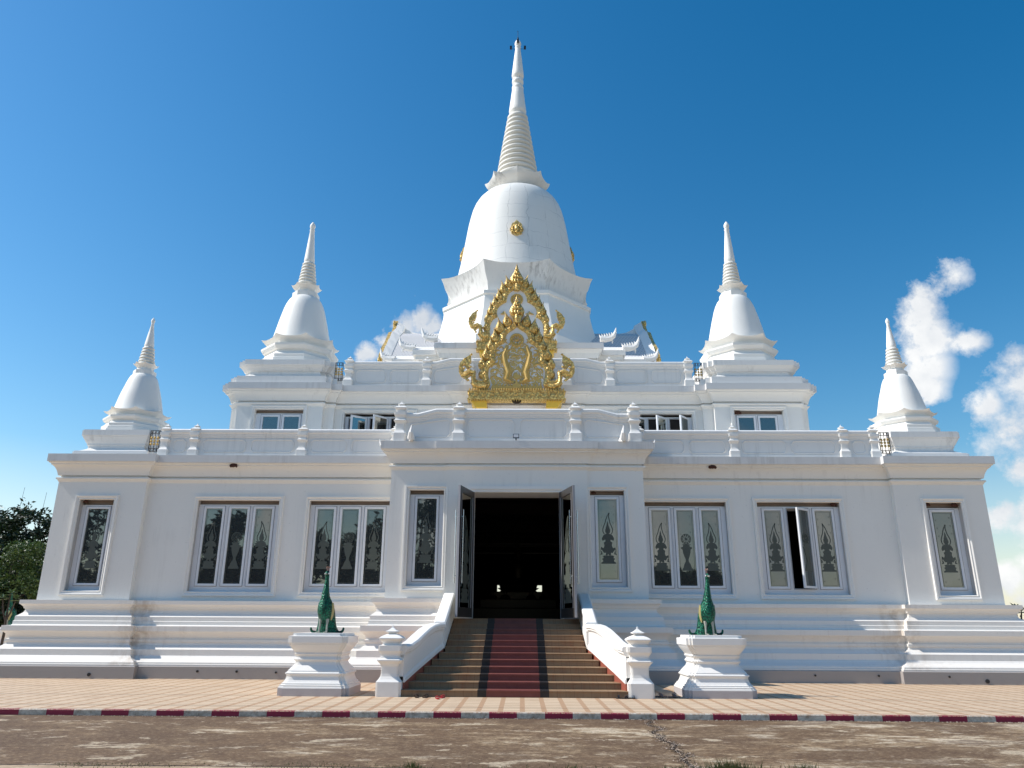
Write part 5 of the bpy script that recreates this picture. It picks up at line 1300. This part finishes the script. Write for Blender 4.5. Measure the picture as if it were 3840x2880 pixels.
frangipani(-19.6, 30, 2.55, 'frangipani shrub with rosettes of long leaves at the far left', [(0, .12, .30), (-.28, -.05, .28), (.25, -.1, .26)])
frangipani(-19.35, 29, 1.35, 'small leafy plant low beside the left end of the base', [(0, .1, .2), (.1, .05, .18)])
frangipani(18.85, 30, 2.28, 'leafy shrub tip rising behind the right end of the base', [(0, .05, .30), (.2, -.06, .26)])
wh = MB(); random.seed(5)
t = thing('flowering_shrub', (19.7, 30.3, -.16), 'white flowered shrub at the right edge beyond the base ledge', 'shrub', 'shrubs beyond the temple corners')
lf = MB()
for _ in range(500):
    p = Vector((19.7+random.gauss(0, .22), 30.3+random.gauss(0, .2), 1.75+random.gauss(0, .25))); a = Vector((random.gauss(0, 1), random.gauss(0, 1), random.gauss(0, 1))).normalized(); q = a.cross(Vector((0, .3, 1))).normalized()
    lf.add([tuple(p), tuple(p+a*.06+q*.03), tuple(p+a*.13), tuple(p+a*.06-q*.03)], [(0, 1, 2, 3)])
for px, pz in ((19.18, 1.96), (19.05, 1.9), (19.3, 2.2), (19.1, 1.83)): wh.sphere((px, 30.0, pz), .035, 8, 5)
st = MB(); st.tube([(19.7, 30.3, -.16), (19.7, 30.3, 1.6)], [.04, .03], 6)
obj('stem', st, M_bark, t); obj('leaves', lf, leafF, t); obj('flowers', wh, M_facew, t)
for x, y, z, la in ((-39.96, 60, 12.0, 'thin mast leaning above the trees at the far left'), (-38.1, 60, 11.6, 'thin mast above the trees nearer the temple')):
    t = thing('radio_mast', (x, y, -.16), la, 'mast', 'thin masts beyond the trees'); mb = MB(); mb.tube([(x-.6, y, -.16), (x, y, z)], [.04, .012], 6); obj('pole', mb, M_iron, t)
# trees across the road behind the camera, seen mirrored in the dark panes
random.seed(21)
def back_tree(x, y, h, r, label):
    bl = [(x+random.uniform(-.8, .8)*r, y+random.uniform(-.4, .4)*r, max(2.0, h-r*.6-(h-3)*i/8), r*random.uniform(.55, .8)) for i in range(9)]
    tree('broadleaf_tree', x, y, h, bl, 8500, .62, M_leafd, label, .3, 'trees across the road mirrored in the windows')
for x, y, h, r in ((-36, -22, 16.0, 4.8), (-29.0, -20, 12.2, 2.8), (-24.6, -21, 8.6, 2.4), (-20.0, -20, 10.4, 3.0), (-15.8, -21, 10.6, 2.8), (-9.0, -20, 15.0, 4.2), (-4, -24, 8, 3.2), (1, -22, 6.0, 2.8), (7.6, -20, 4.6, 1.8), (13.6, -21, 7.4, 2.2), (16.6, -21, 7.0, 1.8), (27, -22, 3.6, 2.0), (-42.5, -20, 15, 4.8), (-38, -17, 8.0, 3.8), (-35, -15, 7, 3.0), (-31, -16, 5.5, 3.0), (-44, -17, 6, 3.4), (-12.5, -17, 5.2, 2.6), (-7, -17, 5.0, 2.6)):
    back_tree(x, y, h, r, 'broadleaf tree across the road, mirrored in the temple windows')
# weeds along the slab joint and leaf litter in the crack
random.seed(3)
gm = MB()
def tuft(mb, x, y, n, h, sp):
    for _ in range(n):
        px, py = x+random.gauss(0, sp), y+random.gauss(0, sp*.3); a = random.uniform(0, 2*pi); l = h*random.uniform(.4, 1.1); dx, dy = math.cos(a)*l*.5, math.sin(a)*l*.3; w = .006
        mb.add([(px-w, py, R_ROAD), (px+w, py, R_ROAD), (px+dx*.6, py+dy*.6, R_ROAD+l*.6), (px+dx, py+dy, R_ROAD+l)], [(0, 1, 2), (1, 3, 2)])
for x, n, h, sp in ((2.75, 260, .16, .16), (3.7, 90, .13, .09), (3.0, 50, .07, .3), (1.3, 30, .04, .3), (.8, 20, .10, .05), (-2.4, 160, .03, .45), (-1.3, 90, .03, .3), (-1.2, 40, .12, .05), (-4.6, 80, .03, .4), (-5.4, 70, .03, .3), (.2, 60, .04, .5), (2.1, 80, .07, .2)):
    tuft(gm, x, 10.43, n, h, sp)
M_weed = leafmat('dry_weed', (.10, .09, .025), (.17, .13, .06))
M_weedg = leafmat('green_weed', (.05, .08, .02), (.11, .12, .04))
o = obj('weeds', gm, M_weedg); tag(o, 'weeds sprouting from the concrete joint at the bottom edge', 'weeds', None, 'stuff')
jm = MB(); jp = [(-9+i*.45, 10.43+random.uniform(-.02, .02)) for i in range(44)]
for (a, b), (c, d) in zip(jp, jp[1:]): jm.quad((a, b-.012-random.uniform(0, .02), R_ROAD+.004), (c, d-.012, R_ROAD+.004), (c, d+.014, R_ROAD+.004), (a, b+.014, R_ROAD+.004))
cp = [(2.66, 15.6), (2.45, 14.9), (2.60, 14.4), (2.35, 13.9), (2.45, 13.4), (2.36, 13.0), (2.5, 12.5), (2.36, 12.1), (2.45, 11.6), (2.33, 11.1), (2.4, 10.5)]
cp = catm(cp, 4); cp = [(a+random.uniform(-.035, .035), b) for a, b in cp]
for (a, b), (c, d) in zip(cp, cp[1:]): w = random.uniform(.012, .035); jm.quad((a-w, b, R_ROAD+.0045), (a+w, b, R_ROAD+.0045), (c+w*.7, d, R_ROAD+.0045), (c-w*.7, d, R_ROAD+.0045))
jm.quad((-40, 15.735, R_ROAD+.003), (50, 15.735, R_ROAD+.003), (50, 15.782, R_ROAD+.003), (-40, 15.782, R_ROAD+.003))
M_dirt = simple('dark_joint_dirt', (.05, .035, .025), .95, scale=20)
obj('road_joint', jm, M_dirt)['kind'] = 'structure'
lm = MB(); lm2 = MB()
for a, b in cp:
    for _ in range(34):
        px, py = a+random.gauss(0, .055), b+random.gauss(0, .10); s = random.uniform(.006, .018); an = random.uniform(0, pi); m = lm if random.random() < .6 else lm2
        c_, s_ = math.cos(an)*s, math.sin(an)*s
        m.add([(px-c_, py-s_, R_ROAD+.006), (px+s_*.5, py-c_*.5, R_ROAD+.006+s*.7), (px+c_, py+s_, R_ROAD+.01), (px-s_*.5, py+c_*.5, R_ROAD+.006+s*.3)], [(0, 1, 2, 3)])
for _ in range(500):
    px, py = random.uniform(-9, 10), 15.74-abs(random.gauss(0, .05)); s = random.uniform(.005, .02); lm2.sphere((px, py, R_ROAD+.005), s, 5, 3, (1, 1, .5))
o = obj('leaf_litter', lm, M_dirt); tag(o, 'dark dead leaves scattered along the crack in the concrete', 'leaf litter', None, 'stuff')
o = obj('pebbles', lm2, simple('pale_grit', (.38, .30, .24), .9, scale=30)); tag(o, 'pale grit and curled leaves along the crack and kerb foot', 'grit', None, 'stuff')

# ------------------------------------------------------------------ world, sun, camera
SUN = Vector((-1, -.045, .97)).normalized()
el = math.asin(SUN.z); az = math.atan2(SUN.x, SUN.y)
w = bpy.data.worlds.new('World'); scene.world = w; w.use_nodes = True; nt = w.node_tree
bg = nt.nodes['Background']
sky = nt.nodes.new('ShaderNodeTexSky'); sky.sky_type = 'NISHITA'; sky.sun_disc = False
sky.sun_elevation = el; sky.sun_rotation = az; sky.altitude = 200; sky.air_density = 1.25; sky.dust_density = .35; sky.ozone_density = 2.2
tc = nt.nodes.new('ShaderNodeTexCoord'); D_ = tc.outputs['Generated']
nz = nt.nodes.new('ShaderNodeTexNoise'); nz.inputs['Scale'].default_value = 11; nz.inputs['Detail'].default_value = 13; nz.inputs['Roughness'].default_value = .65; lk(nt, D_, nz.inputs['Vector'])
nz2 = nt.nodes.new('ShaderNodeTexNoise'); nz2.inputs['Scale'].default_value = 7; nz2.inputs['Detail'].default_value = 4; lk(nt, D_, nz2.inputs['Vector'])
# wobble the direction a little so the blobs get ragged edges
sub = nt.nodes.new('ShaderNodeVectorMath'); sub.operation = 'SUBTRACT'; lk(nt, nz.outputs['Color'], sub.inputs[0]); sub.inputs[1].default_value = (.5, .5, .5)
scl = nt.nodes.new('ShaderNodeVectorMath'); scl.operation = 'SCALE'; scl.inputs['Scale'].default_value = .075; lk(nt, sub.outputs[0], scl.inputs[0])
addv = nt.nodes.new('ShaderNodeVectorMath'); addv.operation = 'ADD'; lk(nt, D_, addv.inputs[0]); lk(nt, scl.outputs[0], addv.inputs[1])
DW = addv.outputs[0]
CL = [((.487, .782, .389), .020), ((.482, .79, .378), .018), ((.466, .803, .370), .019), ((.465, .807, .352), .024), ((.472, .815, .335), .025), ((.480, .818, .318), .022), ((.505, .806, .308), .018), ((.473, .834, .285), .020), ((.474, .838, .268), .016),
      ((.555, .795, .262), .034), ((.60, .77, .25), .055), ((.522, .824, .230), .018), ((.552, .812, .205), .030), ((.59, .79, .185), .045), ((.553, .822, .160), .014),
      ((.528, .840, .118), .013), ((.548, .830, .112), .018), ((.575, .812, .118), .02), ((.530, .845, .055), .014), ((.552, .834, .050), .022), ((.538, .842, .028), .012), ((.57, .82, .02), .03),
      ((-.156, .914, .375), .020), ((-.133, .915, .382), .018), ((-.171, .921, .352), .014), ((-.198, .922, .333), .012), ((-.115, .919, .375), .014),
      # banks of cloud behind the camera
      ((.30, -.94, .09), .10), ((.55, -.82, .10), .13), ((.16, -.98, .11), .06), ((.42, -.90, .09), .10), ((-.11, -.985, .13), .03), ((-.30, -.94, .13), .035)]
cur = None
for c, r in CL:
    v = Vector(c).normalized()
    di = nt.nodes.new('ShaderNodeVectorMath'); di.operation = 'DISTANCE'; lk(nt, DW, di.inputs[0]); di.inputs[1].default_value = v
    m_ = math_(nt, 'MULTIPLY_ADD', di.outputs['Value'], -1.0/r, 1.38)
    cur = m_ if cur is None else math_(nt, 'SMOOTH_MAX', cur, m_, .25)
dens = math_(nt, 'ADD', cur, math_(nt, 'MULTIPLY', math_(nt, 'SUBTRACT', nz.outputs['Fac'], .48), 3.4))
mask = ramp(nt, dens, [(.08, (0, 0, 0)), (.45, (.38, .38, .38)), (.98, (.96, .96, .96))])
shade = ramp(nt, math_(nt, 'ADD', math_(nt, 'MULTIPLY', nz2.outputs['Fac'], .6), math_(nt, 'MULTIPLY', nz.outputs['Fac'], .4)), [(.38, (5.4, 5.9, 6.6)), (.60, (9.6, 9.6, 9.5))])
hs = nt.nodes.new('ShaderNodeHueSaturation'); hs.inputs['Hue'].default_value = .496; sxyz = nt.nodes.new('ShaderNodeSeparateXYZ'); lk(nt, D_, sxyz.inputs[0]); lk(nt, math_(nt, 'SUBTRACT', math_(nt, 'MULTIPLY_ADD', sxyz.outputs['X'], .08, 1.42), math_(nt, 'MULTIPLY', math_(nt, 'SUBTRACT', 1.0, math_(nt, 'MULTIPLY', sxyz.outputs['Z'], 5.0, clamp=True), clamp=True), .85)), hs.inputs['Saturation']); lk(nt, math_(nt, 'MULTIPLY_ADD', sxyz.outputs['X'], -.16, 1.28), hs.inputs['Value']); lk(nt, sky.outputs[0], hs.inputs['Color'])
colr = mixc(nt, mask, hs.outputs[0], shade)
lk(nt, colr, bg.inputs['Color']); bg.inputs['Strength'].default_value = .09

sd = bpy.data.lights.new('sun', 'SUN'); sd.energy = 4.4; sd.angle = math.radians(.5); sd.color = (1, .955, .89)
so = bpy.data.objects.new('sun', sd); COL.objects.link(so); so.rotation_euler = SUN.to_track_quat('Z', 'Y').to_euler(); so.location = (-30, 20, 40)

cd = bpy.data.cameras.new('camera'); cam = bpy.data.objects.new('camera', cd); COL.objects.link(cam); scene.camera = cam
r = Vector((.9999066, .01246269, .00560961)); dn = Vector((.00153895, .30516757, -.95229743)); fw = Vector((-.01358006, .95221712, .30511988))
m = Matrix((( r.x, -dn.x, -fw.x, .17), (r.y, -dn.y, -fw.y, 0), (r.z, -dn.z, -fw.z, 1.6), (0, 0, 0, 1)))
cam.matrix_world = m
cd.sensor_width = 36; cd.lens = 2827/3840*36; cd.clip_end = 3000
vs = scene.view_settings; vs.view_transform = 'Standard'; vs.look = 'None'; vs.exposure = 0.28; vs.gamma = 1; vs.use_curve_mapping = False
